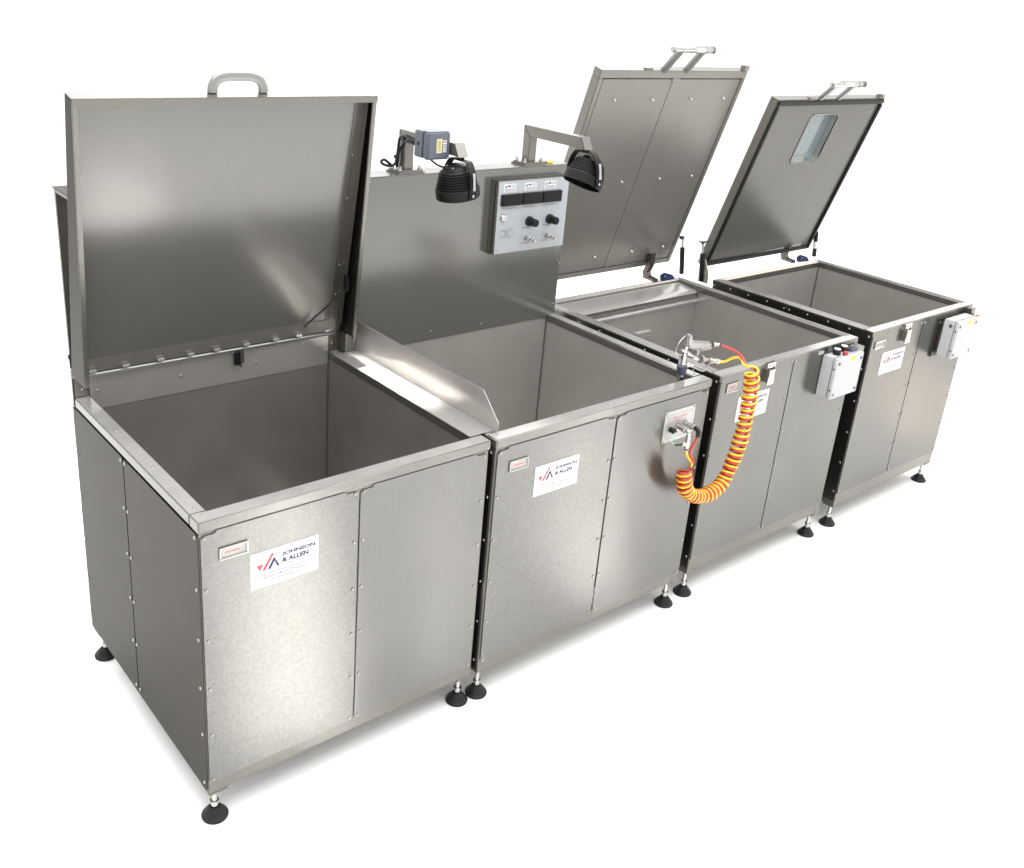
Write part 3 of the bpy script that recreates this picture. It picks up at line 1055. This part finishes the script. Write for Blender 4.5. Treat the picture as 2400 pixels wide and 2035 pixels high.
def control_box(t, x0, x1, y0, y1, z0, z1, knobs):
    """white enclosure on the front; y0 = back, y1 = front (negative)"""
    bm = nb()
    box(bm, x0, x1, y1 + .021, y0, z0, z1, .003)
    e = part('enclosure', bm, 'white', t, label='white painted switch enclosure on the front')
    bm = nb()
    box(bm, x0 + .004, x1 - .004, y1 + .0185, y1 + .0212, z0 + .004, z1 - .004, .0005)
    part('seal', bm, 'blackmat', e)
    bm = nb()
    box(bm, x0, x1, y1, y1 + .0185, z0, z1, .004, 3)
    part('cover', bm, 'white', e)
    for x, z in ((x0 + .022, z1 - .026), (x1 - .020, z1 - .026), (x0 + .022, z0 + .022), (x1 - .020, z0 + .022)):
        bm = nb()
        lathe(bm, [(.0075, 0), (.0075, .0008), (.005, .0008), (.005, -.001), (.0001, -.001)], (x, y1, z), (0, -1, 0), 16)
        part('cover_screw', bm, 'inkgrey', e)
    for z in (z1 - .05, z0 + .045):
        bm = nb()
        lathe(bm, [(.0045, 0), (.0045, .0008)], (x0, y1 + .008, z), (-1, 0, 0), 12)
        part('plug', bm, 'black', e)
    bm = nb()
    xm = x0 + (x1 - x0) * .48
    prism(bm, [(xm, z1 - .024), (xm + .046, z1 - .024), (xm + .046, z1 - .008), (xm, z1 - .008)], 'y', y1 - .0006, y1, 0)
    wl = part('warning_label', bm, 'warn', e, smooth=0)
    print_poly(wl, 'mark', [[(xm + .006, z1 - .020), (xm + .016, z1 - .020), (xm + .011, z1 - .011)], [(xm + .020, z1 - .016), (xm + .040, z1 - .016), (xm + .040, z1 - .0135), (xm + .020, z1 - .0135)]], y1 - .0009, 'inkgrey')
    return e


e3 = control_box(T3, 2.928, 3.145, -.0005, -.074, .698, .894, True)
for x, y in ((2.985, -.030), (3.055, -.022)):
    bm = nb()
    lathe(bm, [(.0165, 0), (.0175, .002), (.0175, .022), (.014, .025), (.0001, .025)], (x, y, .894), (0, 0, 1), 20)
    part('switch', bm, 'black', e3)
    bm = nb()
    lathe(bm, [(.0145, 0), (.0145, .002), (.0001, .002)], (x, y, .9192), (0, 0, 1), 20)
    part('switch_cap', bm, 'label', e3)
bm = nb()
lathe(bm, [(.011, 0), (.012, .003), (.012, .010), (.008, .015), (.0001, .016)], (3.020, -.052, .894), (0, 0, 1), 18)
part('red_button', bm, 'red', e3)
for x, y in ((2.975, -.060), (3.050, -.050)):
    bm = nb()
    box(bm, x - .012, x + .012, y - .007, y + .007, .894, .8955, .0003)
    part('legend_plate', bm, 'plate', e3)
bm = nb()
box(bm, 3.075, 3.125, -.048, -.020, .894, .910, .003)
box(bm, 3.083, 3.117, -.040, -.028, .910, .917, .002)
part('rocker_switch', bm, 'jbox', e3)
bm = nb()
prism(bm, [(-.003, .905), (-.046, .905), (-.046, .873), (-.043, .873), (-.043, .902), (-.003, .902)], 'x', 3.130, 3.186, .0005)
box(bm, 3.183, 3.186, -.045, -.003, .872, .902, .0005)
part('limit_bracket', bm, 'rim', T3)
bm = nb()
prism(bm, [(2.885, .898), (2.925, .898), (2.925, .914), (2.885, .914)], 'y', Y0 - .006, Y0 - .0042, 0)
part('small_tag', bm, 'plate', T3, smooth=0)


# ------------------------------------------------------------------ the two hinged, framed lids
def lid_matrix(x0, bot, top):
    v = Vector((0, top[0] - bot[0], top[1] - bot[1]))
    ln = v.length
    v.normalize()
    w = Vector((1, 0, 0)).cross(v)
    R = Matrix((Vector((1, 0, 0)), v, w)).transposed().to_4x4()
    R.translation = Vector((x0, bot[0], bot[1]))
    return R, ln, w


def strut(lid_parent, p0, p1, chrome=.05, sticker=False):
    p0, p1 = Vector(p0), Vector(p1)
    d = (p1 - p0).normalized()
    bm = nb()
    lathe(bm, [(.010, 0), (.0128, .004), (.0128, (p1 - p0).length - chrome - .004), (.008, (p1 - p0).length - chrome)], p0, d, 20)
    s = part('gas_strut', bm, 'black', lid_parent)
    bm = nb()
    cyl(bm, p1 - d * (chrome + .002), p1, .0068, seg=14)
    lathe(bm, [(.008, -.008), (.009, 0), (.008, .008)], p1, (1, 0, 0), 14)
    part('strut_rod', bm, 'chrome', s)
    if sticker:
        bm = nb()
        lathe(bm, [(.0131, .05), (.0131, .09)], p0, d, 20, cap=False)
        part('strut_sticker', bm, 'label', s)


def bar_handle(lid, xa, xb, y0, z0, y1, z1, ea, eb):
    for x in (xa, xb):
        bm = nb()
        d = Vector((0, y1 - y0, z1 - z0)).normalized()
        sweep(bm, [Vector((x, y0, z0)) - d * .012, (x, y1, z1)], 0, prof=rrect(-.0150, .0150, -.0110, .0110, .004, 2))
        part('handle_arm', bm, 'handle', lid)
    bm = nb()
    lathe(bm, [(.006, -.002), (.013, .0), (.0152, .003), (.0152, eb - ea - .003), (.013, eb - ea), (.006, eb - ea + .002)], (ea, y1, z1), (1, 0, 0), 22)
    h = part('handle_grip', bm, 'chrome', lid)
    for x in (ea + .05, eb - .055, ea + .002, eb - .002):
        bm = nb()
        cyl(bm, (x - .002, y1, z1), (x + .002, y1, z1), .0166, seg=22)
        part('grip_ring', bm, 'chrome', h)


# --- lid of station 3
L3, ln3, w3 = lid_matrix(X0, (1.158, .992), (.850, 2.012))
bm = nb()
Wd = X1 - X0
box(bm, .0015, Wd - .0015, .01, ln3 - .002, -.046, -.012, .001)
lid3 = part('lid', bm, 'lidframe', T3, L3, label='tall framed steel lid with two inner sheets, open')
for a, b, c, d in ((0, Wd, ln3 - .036, ln3), (0, .028, 0, ln3 - .0365), (Wd - .028, Wd, 0, ln3 - .0365), (.0285, Wd - .0285, 0, .030)):
    bm = nb()
    box(bm, a, b, c, d, -.048, 0, .0025)
    part('lid_frame', bm, 'lidframe', lid3, L3)
for a, b in ((.0315, .4765), (.4795, Wd - .031)):
    bm = nb()
    prism(bm, rrect(a, b, .034, ln3 - .041, .010, 3), 'z', -.011, -.003, .0006)
    s = part('inner_sheet', bm, 'lidfine', lid3, L3)
    for u in (.135, .380, .647, .888):
        if a < u < b:
            for z in (.109, .520, .932):
                p = L3 @ Vector((u, z, -.003))
                bm = nb()
                lathe(bm, [(.0062, 0), (.0062, .004), (.0045, .006), (.0045, .010), (.0035, .012)], p, w3, 12)
                part('stud_bolt', bm, 'chrome', s)
bm = nb()
box(bm, .470, .520, ln3 - .050, ln3 - .034, -.006, .001, .001)
part('centre_clip', bm, 'lidframe', lid3, L3)
bar_handle(lid3, 2.60, 2.75, .854, 2.016, .770, 2.110, 2.544, 2.815)
bm = nb()
box(bm, 3.15, 3.192, .838, .862, 2.016, 2.040, .002)
cyl(bm, (3.165, .836, 2.03), (3.165, .864, 2.03), .008)
part('catch_plate', bm, 'rim', lid3)
bm = nb()
box(bm, 2.48, 2.53, .855, .875, 2.010, 2.022, .002)
part('catch_slot', bm, 'rim', lid3)
strut(lid3, (3.216, 1.077, .944), (3.216, 1.104, 1.137))
bm = nb()
box(bm, 3.2012, 3.222, 1.096, 1.116, 1.128, 1.146, .002)
part('strut_tab', bm, 'rim', lid3)


def goose_hinge(lid, x, y, z):
    bm = nb()
    prism(bm, [(y + .060, z + .150), (y + .098, z + .135), (y + .094, z + .075), (y + .108, z + .040), (y + .098, z + .008), (y + .02, z + .004), (y + .02, z + .018), (y + .070, z + .024), (y + .078, z + .045), (y + .062, z + .080)], 'x', x, x + .034, .001)
    part('hinge_arm', bm, 'side', lid, smooth=30)
    bm = nb()
    prism(bm, [(x + .06, z + .005), (x + .17, z + .0), (x + .14, z + .030), (x + .085, z + .045), (x + .055, z + .035)], 'y', y + .012, y + .036, .004)
    part('hinge_damper', bm, 'blue', lid)
    screw(lid, (x + .075, y + .012, z + .03), (0, -1, 0), SMALL)


goose_hinge(lid3, 2.985, 1.045, .925)

# ================================================================== STATION 4
T4 = thing('steel_tank', (3.82, .48, FLOOR_Z), 'farthest steel tank, its open lid has a small window', 'tank', 'steel tanks standing in a row')
X0, X1, Y0, Y1, H = 3.335, 4.309, .005, .954, .933
sealed_tank(T4, X0, X1, Y0, Y1, H, 3.802, .003, [.905, .740, .575, .410, .245, .085], .910)
for k in range(6):
    screw(T4, (X0 + .06 + k * .165, Y0 + .018, H), (0, 0, 1), SMALL)
screw(T4, (3.49, Y0 - .0035, .912), (0, -1, 0))
nameplate(T4, 3.375, 3.452, .844, .872, Y0 - .0035, 'STATION 4', 'inkgrey')
brand_label(T4, 3.464, 3.675, .690, .804, Y0 - .0035)
toggle_latch(T4, 3.607, .930, Y0 - .0035)
bm = nb()
box(bm, 3.950, 4.205, -.008, .0013, .702, .905, .0008)
mp4 = part('mounting_plate', bm, 'side', T4)
for x, z in ((3.962, .885), (3.962, .722)):
    screw(mp4, (x, -.008, z), (0, -1, 0), SMALL)
e4 = control_box(T4, 3.978, 4.186, -.020, -.096, .709, .908, False)
bm = nb()
box(bm, 3.99, 4.17, -.020, -.008, .73, .89, .001)
part('standoff', bm, 'frame', e4)
for k in range(7):
    a = 2 * math.pi * k / 7
    bm = nb()
    lathe(bm, [(.005, 0), (.005, .004), (.003, .006)], (4.062 + .018 * math.cos(a), -.05 + .016 * math.sin(a), .908), (0, 0, 1), 10)
    part('socket_pin', bm, 'inkgrey' if k % 2 else 'chrome', e4)
bm = nb()
lathe(bm, [(.024, 0), (.025, .003), (.020, .004)], (4.062, -.05, .9081), (0, 0, 1), 24)
part('socket_ring', bm, 'label', e4)
bm = nb()
lathe(bm, [(.007, 0), (.009, .003), (.007, .006)], (3.978, -.058, .88), (-1, 0, 0), 16)
part('cable_gland', bm, 'inkgrey', e4)
bm = nb()
box(bm, 4.225, 4.275, -.035, .001, .878, .926, .003)
lb = part('limit_switch', bm, 'rim', T4)
bm = nb()
cyl(bm, (4.275, -.018, .905), (4.292, -.018, .905), .007)
part('plunger', bm, 'chrome', lb)
bm = nb()
sweep(bm, spline([(4.235, -.020, .880), (4.24, -.045, .885), (4.262, -.055, .893), (4.285, -.045, .880), (4.285, -.02, .86)], 20), .006, 10)
part('cable', bm, 'red', lb)

L4, ln4, w4 = lid_matrix(X0, (1.030, .980), (.743, 1.890))
Wd = X1 - X0
u0, u1, v0, v1 = .350, .606, .594, .870
# outer shell: four framed sides, back sheet with the window opening
for a, b, c, d in ((0, Wd, ln4 - .012, ln4), (0, .012, 0, ln4 - .0125), (Wd - .012, Wd, 0, ln4 - .0125), (.0125, Wd - .0125, 0, .012)):
    bm = nb()
    box(bm, a, b, c, d, -.050, -.004, .0015)
    if a == 0 and b == Wd:
        lid4 = part('lid', bm, 'lidframe', T4, L4, label='steel lid with black seal and a small rounded window, open')
    else:
        part('lid_side', bm, 'lidframe', lid4, L4)
for a, b, c, d in ((.004, Wd - .004, ln4 - .030, ln4 - .004), (.004, .028, .004, ln4 - .0302), (Wd - .028, Wd - .004, .004, ln4 - .0302), (.0282, Wd - .0282, .004, .030)):
    bm = nb()
    box(bm, a, b, c, d, -.010, .008, .006, 3)
    part('seal', bm, 'rubber', lid4, L4)


def holed_sheet(bm, x0, x1, y0, y1, hx0, hx1, hy0, hy1, r, z0, z1):
    """flat sheet with a rounded opening"""
    inner = rrect(hx0, hx1, hy0, hy1, r, 5)
    cx, cy = (hx0 + hx1) / 2, (hy0 + hy1) / 2
    outer = []
    for px, py in inner:
        dx, dy = px - cx, py - cy
        t = min((x1 - cx) / dx if dx > 1e-9 else ((x0 - cx) / dx if dx < -1e-9 else 1e9), (y1 - cy) / dy if dy > 1e-9 else ((y0 - cy) / dy if dy < -1e-9 else 1e9))
        outer.append((cx + dx * t, cy + dy * t))
    corners = [(x1, y1), (x0, y1), (x0, y0), (x1, y0)]
    n = len(inner)
    for z, flip in ((z0, True), (z1, False)):
        I = [bm.verts.new((p[0], p[1], z)) for p in inner]
        O = [bm.verts.new((p[0], p[1], z)) for p in outer]
        for i in range(n):
            j = (i + 1) % n
            vs_ = [I[i], O[i]]
            a, b = outer[i], outer[j]
            if abs(a[0] - b[0]) > 1e-6 and abs(a[1] - b[1]) > 1e-6:
                c = min(corners, key=lambda q: (q[0] - (a[0] + b[0]) / 2) ** 2 + (q[1] - (a[1] + b[1]) / 2) ** 2)
                vs_.append(bm.verts.new((c[0], c[1], z)))
            vs_ += [O[j], I[j]]
            f = bm.faces.new(vs_ if not flip else vs_[::-1])
        if z == z0:
            I0, O0 = I, O
    for i in range(n):
        j = (i + 1) % n
        bm.faces.new((I0[i], I[i], I[j], I0[j]))
    bmesh.ops.recalc_face_normals(bm, faces=bm.faces)


bm = nb()
holed_sheet(bm, .0125, Wd - .0125, .0125, ln4 - .0125, u0, u1, v0, v1, .030, -.012, -.006)
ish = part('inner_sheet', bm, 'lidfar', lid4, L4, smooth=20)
bm = nb()
holed_sheet(bm, .0125, Wd - .0125, .0125, ln4 - .0125, u0, u1, v0, v1, .030, -.050, -.046)
part('outer_sheet', bm, 'lidframe', lid4, L4, smooth=20)
# window: tube liner, trim and pane
ring = rrect(u0, u1, v0, v1, .030, 6)
bm = nb()
A = [bm.verts.new((p[0], p[1], -.0455)) for p in ring]
B = [bm.verts.new((p[0], p[1], -.0065)) for p in ring]
for i in range(len(ring)):
    j = (i + 1) % len(ring)
    bm.faces.new((A[i], A[j], B[j], B[i]))
wn = part('window', bm, 'rimtop', lid4, L4, smooth=40)
bm = nb()
sweep(bm, [(p[0], p[1], -.0045) for p in ring] + [(ring[0][0], ring[0][1], -.0045)], .0025, 8)
part('window_trim', bm, 'rim', wn, L4)
bm = nb()
prism(bm, rrect(u0 - .006, u1 + .006, v0 - .006, v1 + .006, .032, 6), 'z', -.0458, -.0418, 0)
part('pane', bm, 'pane', wn, L4, smooth=20)
for u, v in ((.341, .894), (.481, .893), (.620, .892), (.315, .869), (.644, .867), (.313, .733), (.636, .733), (.305, .600), (.327, .575), (.467, .575), (.605, .575), (.324, .528), (.600, .525)):
    screw(ish, L4 @ Vector((u, v, -.006)), w4, SMALL)
bar_handle(lid4, 3.695, 3.860, .742, 1.900, .670, 1.974, 3.655, 3.945)
bm = nb()
box(bm, 4.240, 4.292, .738, .762, 1.892, 1.912, .002)
cyl(bm, (4.262, .732, 1.905), (4.262, .764, 1.905), .008)
part('catch_plate', bm, 'rim', lid4)
bm = nb()
box(bm, 3.60, 3.645, .745, .768, 1.885, 1.900, .002)
part('catch_slot', bm, 'rim', lid4)
strut(lid4, (3.318, 1.020, .905), (3.318, 1.046, 1.112), .055)
strut(lid4, (4.325, .989, .941), (4.325, 1.009, 1.120), .03, True)
goose_hinge(lid4, 4.085, .955, .925)
bm = nb()
prism(bm, [(.985, .900), (1.045, .900), (1.050, 1.00), (1.02, 1.03), (.99, .96)], 'x', 3.322, 3.334, .001)
hp4 = part('hinge_plate', bm, 'lidframe', T4)
screw(hp4, (3.322, 1.01, .95), (-1, 0, 0), SMALL)
bm = nb()
box(bm, 3.300, 3.336, 1.035, 1.060, 1.114, 1.122, .001)
part('strut_tab', bm, 'rim', lid4)


# ================================================================== inspection lamps on the back panel
def lamp(label, px, py, head, axis, first):
    t = thing('inspection_lamp', (px, py, 1.6175), label, 'lamp', 'lamps on arms above the second tank')
    bm = nb()
    box(bm, px - .062, px + .062, py - .045, py + .040, 1.6177, 1.6245, .001)
    b = part('base_plate', bm, 'frame', t)
    bm = nb()
    box(bm, px - .056, px + .056, py - .040, py + .035, 1.6247, 1.631, .001)
    part('clamp_plate', bm, 'frame', b)
    for dx, dy in ((-.045, -.03), (.045, -.03), (-.045, .025), (.045, .025)):
        bm = nb()
        lathe(bm, [(.008, 0), (.008, .007)], (px + dx, py + dy, 1.6312), (0, 0, 1), 6)
        lathe(bm, [(.0045, .007), (.0045, .016)], (px + dx, py + dy, 1.6312), (0, 0, 1), 10)
        part('bolt', bm, 'chrome', b)
    # mitred square tube: post and forward arm
    hz, w = 1.778, .0215
    bm = nb()
    prism(bm, [(py + w, 1.6312), (py + w, hz), (py - w, hz - 2 * w), (py - w, 1.6312)], 'x', px - w, px + w, .002)
    part('post', bm, 'frame', t)
    yt = head[1] + .015
    bm = nb()
    prism(bm, [(py + w - .0004, hz + .0004), (yt, hz + .0004), (yt - .026, hz - 2 * w), (py - w + .0004, hz - 2 * w + .0004)], 'x', px - w, px + w, .002)
    part('arm', bm, 'frame', t)
    # bright plate closing the sloped end, then the yoke
    bm = nb()
    prism(bm, [(yt - .0015, hz + .002), (yt - .0275, hz - 2 * w - .002), (yt - .0305, hz - 2 * w - .002), (yt - .0045, hz + .002)], 'x', px - w - .001, px + w + .001, .0008)
    part('end_plate', bm, 'rim', t)
    d = Vector(axis).normalized()
    c = Vector(head)
    ya = Vector((0, 1, 0))
    ya = (ya - d * ya.dot(d)).normalized()
    xa = d.cross(ya)
    # head: finned housing along -d from the rim centre
    bm = nb()
    prof = [(.0805, -.004), (.0810, .030)]
    h, r = .031, .080
    for k in range(7):
        prof += [(r, h), (r - .001, h + .0035), (r - .0085, h + .0045), (r - .0085, h + .0075)]
        h += .0085
        r -= .0028
    prof += [(r - .004, h + .001), (.050, h + .004), (.044, h + .014), (.040, h + .018), (.0001, h + .019)]
    lathe(bm, prof, c, -d, 44, cap=False)
    hd = part('lamp_head', bm, 'blackmat', t, smooth=30)
    bm = nb()
    lathe(bm, [(.0800, -.0035), (.0740, -.0035), (.0730, .015), (.0001, .017)], c, -d, 40, cap=False)
    part('lens', bm, 'screen', hd)
    for k in range(4):
        a = .6 + k * math.pi / 2
        screw(hd, c - d * (h + .0165) + (xa * math.cos(a) + ya * math.sin(a)) * .032, -d, SMALL)
    # yoke straps either side (along y), joined above the head
    top = Vector((px, head[1], hz - 2 * w - .012))
    for s in (-1, 1):
        piv = c - d * .012 + ya * s * .086
        q = [top + Vector((0, s * .030, 0)), top + Vector((0, s * .052, -.004)), piv.lerp(top + Vector((0, s * .06, 0)), .55) + ya * s * .008, piv - (piv - c).normalized() * 0 + Vector((0, 0, -.012))]
        pts = spline(q, 16)
        bm = nb()
        sweep(bm, pts, 0, prof=[(.0135, -.0025), (.0135, .0025), (-.0135, .0025), (-.0135, -.0025)])
        sk = part('yoke_strap', bm, 'blackmat', t, smooth=30)
        screw(sk, piv + ya * s * .004, ya * s)
        if s < 0:
            a, b_ = pts[6], pts[12]
            n = (b_ - a).normalized().cross(Vector((1, 0, 0))).normalized()
            if n.y > 0:
                n = -n
            bm = nb()
            sweep(bm, [a + n * .0036, b_ + n * .0036], 0, prof=[(.0115, -.0006), (.0115, .0006), (-.0115, .0006), (-.0115, -.0006)])
            part('rating_label', bm, 'label', sk, smooth=0)
    bm = nb()
    box(bm, px - .0135, px + .0135, top.y - .034, top.y + .034, top.z - .0025, top.z + .0025, .001)
    box(bm, px - .010, px + .010, top.y - .010, top.y + .010, top.z, hz - 2 * w + .004, .001)
    part('yoke_bridge', bm, 'blackmat', t)
    return t


LA = lamp('black inspection lamp with blue-grey junction box, left of the two on arms', 1.292, .952, (1.290, .613, 1.597), (.19, 0, -.98), True)
LB = lamp('tilted black inspection lamp on bare steel arm, right of the two', 1.925, .952, (1.922, .618, 1.598), (-.435, -.02, -.90), False)
# junction box, cable and ties of the left lamp
bm = nb()
box(bm, 1.172, 1.268, .682, .735, 1.722, 1.816, .004, 3)
jb = part('junction_box', bm, 'jbox', LA)
bm = nb()
box(bm, 1.170, 1.270, .648, .6805, 1.720, 1.818, .006, 3)
jl = part('box_cover', bm, 'jbox', jb)
bm = nb()
box(bm, 1.173, 1.267, .6803, .6822, 1.723, 1.815, 0)
part('seal', bm, 'blackmat', jb, smooth=0)
bm = nb()
prism(bm, [(1.208, 1.744), (1.232, 1.744), (1.232, 1.793), (1.208, 1.793)], 'y', .6472, .648, 0)
part('paper_label', bm, 'cream', jl, smooth=0)
print_poly(jl, 'barcode', [[(1.236, z), (1.252, z), (1.252, z + h_), (1.236, z + h_)] for z, h_ in ((1.746, .004), (1.7515, .002), (1.755, .005), (1.762, .002), (1.766, .003), (1.771, .001), (1.774, .005), (1.781, .002), (1.785, .003))], .6476, 'label')
print_poly(jl, 'label_rows', [[(x, 1.749), (x + .0016, 1.749), (x + .0016, 1.788), (x, 1.788)] for x in (1.213, 1.218, 1.2225)], .6468, 'inkgrey')
bm = nb()
lathe(bm, [(.007, 0), (.007, .0008)], (1.172, .71, 1.77), (-1, 0, 0), 16)
part('knockout', bm, 'blackmat', jb)
bm = nb()
sweep(bm, spline([(1.24, .735, 1.75), (1.262, .80, 1.748), (1.262, .88, 1.752), (1.262, .93, 1.757), (1.262, .955, 1.745), (1.258, .958, 1.70), (1.255, .96, 1.675), (1.25, .96, 1.652), (1.225, .955, 1.644), (1.190, .95, 1.652), (1.178, .95, 1.664), (1.192, .95, 1.670), (1.215, .952, 1.656), (1.236, .965, 1.642)], 90), .0052, 10)
part('cable', bm, 'black', LA)
bm = nb()
sweep(bm, spline([(1.245, .735, 1.735), (1.262, .80, 1.735), (1.262, .90, 1.742), (1.264, .93, 1.73), (1.264, .957, 1.70), (1.262, .962, 1.66), (1.262, .968, 1.635)], 50), .0048, 10)
part('cable', bm, 'black', LA)
for p_ in ((1.262, .925, 1.752), (1.252, .959, 1.677)):
    bm = nb()
    box(bm, p_[0] - .008, p_[0] + .006, p_[1] - .008, p_[1] + .008, p_[2] - .006, p_[2] + .006, .002)
    part('cable_tie', bm, 'black', LA)
bm = nb()
sweep(bm, spline([(1.205, .69, 1.722), (1.225, .66, 1.70), (1.25, .62, 1.69), (1.275, .612, 1.67)], 20), .0035, 8)
part('cable', bm, 'black', LA)
# strap lying at the foot of the right lamp
bm = nb()
box(bm, 1.955, 2.045, .935, .985, 1.618, 1.626, .002)
part('strap_end', bm, 'frame', LB)
bm = nb()
box(bm, 2.012, 2.046, .926, .934, 1.6178, 1.626, .001)
part('yellow_tab', bm, 'warn', LB)

# ================================================================== spray gun in its holder
G = thing('spray_gun', (2.06, .03, 1.0), 'silver spray gun resting in its holder where the hose ends', 'spray gun')
gy0, gy1 = .018, .044
bm = nb()
prism(bm, [(1.975, 1.133), (2.005, 1.131), (2.004, 1.112), (2.012, 1.104), (2.030, 1.100), (2.132, 1.079), (2.139, 1.060), (2.134, 1.045), (2.100, 1.052), (2.078, 1.060), (2.020, 1.072), (1.992, 1.076), (1.977, 1.100)], 'y', gy0, gy1, .006)
part('body', bm, 'cast', G)
bm = nb()
sweep(bm, spline([(2.125, .031, 1.050), (2.092, .031, 1.050), (2.074, .031, 1.056), (2.068, .031, 1.036), (2.062, .031, 1.036), (2.058, .031, 1.060), (2.020, .031, 1.068)], 40), .0045, 8)
part('trigger', bm, 'cast', G)
bm = nb()
sweep(bm, spline([(1.970, .031, 1.128), (1.946, .031, 1.112), (1.930, .031, 1.090), (1.928, .031, 1.074), (1.941, .031, 1.058)], 24), .0016, 8)
part('hook_wire', bm, 'chrome', G)
bm = nb()
cyl(bm, (1.985, .031, 1.085), (1.982, .031, 1.012), .0085, seg=18)
lathe(bm, [(.012, 0), (.012, .012)], (1.983, .031, 1.035), (0, 0, 1), 6)
part('nozzle', bm, 'chrome', G)
bm = nb()
cyl(bm, (1.950, .024, 1.080), (2.066, .024, 1.018), .0062, .0045, 14)
lathe(bm, [(.0095, 0), (.0095, .02)], (1.985, .024, 1.061), (1, 0, -.53), 8)
lathe(bm, [(.0085, 0), (.0085, .03)], (2.03, .024, 1.037), (1, 0, -.53), 8)
part('valve_stem', bm, 'chrome', G)
bm = nb()
lathe(bm, [(.014, -.004), (.014, .012)], (2.130, .031, 1.066), (1, 0, -.13), 20)
part('swivel_ring', bm, 'black', G)
bm = nb()
lathe(bm, [(.012, .010), (.012, .022)], (2.132, .031, 1.066), (1, 0, -.13), 6)
lathe(bm, [(.0095, .020), (.0095, .040), (.0075, .060)], (2.132, .031, 1.066), (1, 0, -.16), 18)
part('air_fitting', bm, 'chrome', G)
bm = nb()
lathe(bm, [(.0165, 0), (.0165, .012), (.011, .014), (.011, .026)], (2.086, .031, 1.013), (1, 0, -.22), 8)
lathe(bm, [(.0085, .024), (.0085, .050), (.013, .051), (.013, .075), (.009, .077), (.009, .105), (.0115, .106), (.0115, .122)], (2.086, .031, 1.013), (1, 0, -.26), 16)
part('fluid_fitting', bm, 'chrome', G)
bm = nb()
sweep(bm, spline([(1.983, .031, 1.012), (2.010, .030, 1.006), (2.045, .030, .990), (2.105, .030, .962), (2.130, .030, .960), (2.142, .031, .972), (2.146, .031, .990)], 40), .0042, 10)
part('feed_tube', bm, 'cast', G)
bm = nb()
lathe(bm, [(.008, 0), (.008, .018)], (2.004, .031, 1.006), (1, 0, -.4), 6)
lathe(bm, [(.0068, 0), (.0068, .012)], (2.030, .031, .998), (1, 0, -.4), 6)
part('tube_nut', bm, 'chrome', G)

# ================================================================== coiled twin hose
HS = thing('coiled_hose', (2.1, -.09, .46), 'coiled red and yellow twin hose hanging between gun and outlet plate', 'hose')
axis = [(1.945, -.088, .632), (1.944, -.09, .605), (1.947, -.09, .575), (1.960, -.09, .538), (1.994, -.09, .500), (2.050, -.09, .472), (2.108, -.09, .463), (2.163, -.09, .470), (2.203, -.09, .492), (2.226, -.09, .528), (2.247, -.09, .572), (2.264, -.09, .621), (2.277, -.09, .677), (2.284, -.09, .754), (2.286, -.09, .820), (2.284, -.09, .885), (2.275, -.09, .937), (2.264, -.09, .990)]
NA = 800
ax = spline(axis, NA)
turns = 34
# turns sit closer at the low end, spread a little towards the gun
def phase(s):
    return 2 * math.pi * turns * (1.24 * s - .24 * s * s)
Tn = [(ax[min(NA - 1, i + 1)] - ax[max(0, i - 1)]).normalized() for i in range(NA)]
U = [Vector((1, 0, 0)).cross(Tn[0]).normalized()]
for i in range(1, NA):
    u_ = Tn[i - 1].rotation_difference(Tn[i]) @ U[-1]
    U.append((u_ - Tn[i] * u_.dot(Tn[i])).normalized())
def coil(ph0, off):
    out = []
    for i in range(NA):
        s = i / (NA - 1)
        a = phase(s) + ph0
        wv = Tn[i].cross(U[i])
        rad = .0258 + .0016 * math.sin(s * 23) + .0011 * math.sin(s * 61 + 1)
        a += .35 * math.sin(s * 17 + .5) + .18 * math.sin(s * 47)
        out.append(ax[i] + Tn[i] * off + (U[i] * math.cos(a) + wv * math.sin(a)) * rad)
    return out
for nm, mat, off, lead0, lead1 in (
        ('red_tube', 'red', -.0052, [(1.986, -.091, .752), (1.974, -.088, .728), (1.962, -.086, .700), (1.962, -.086, .678), (1.975, -.095, .655), (1.978, -.108, .640)],
         [(2.240, -.112, .995), (2.232, -.088, .998), (2.236, -.072, 1.004), (2.245, -.055, 1.014), (2.242, -.030, 1.030), (2.220, .0, 1.045), (2.192, .031, 1.056)]),
        ('yellow_tube', 'yellow', .0052, [(1.942, -.080, .708), (1.945, -.080, .690), (1.956, -.082, .668), (1.972, -.090, .648), (1.974, -.104, .636)],
         [(2.236, -.110, 1.000), (2.226, -.086, .998), (2.228, -.068, 1.000), (2.246, -.050, 1.008), (2.247, -.030, 1.012), (2.239, -.010, 1.004), (2.228, .015, .983), (2.206, .031, .980)])):
    c = coil(2.2, off)
    pts = spline(lead0, 24) + c[14:-14] + spline(lead1, 30)
    # ease the joints between lead and coil
    for rep in range(6):
        for i in list(range(14, 36)) + list(range(len(pts) - 44, len(pts) - 18)):
            pts[i] = (pts[i - 1] + pts[i] * 2 + pts[i + 1]) / 4
    bm = nb()
    sweep(bm, pts, .0052, 9)
    part(nm, bm, mat, HS, smooth=60)
bm = nb()
cyl(bm, (1.942, -.080, .702), (1.942, -.080, .711), .0085)
part('end_sleeve', bm, 'navy', HS)
bm = nb()
cyl(bm, (2.188, .031, 1.0565), (2.198, .028, 1.054), .0085)
part('end_sleeve', bm, 'navy', HS)
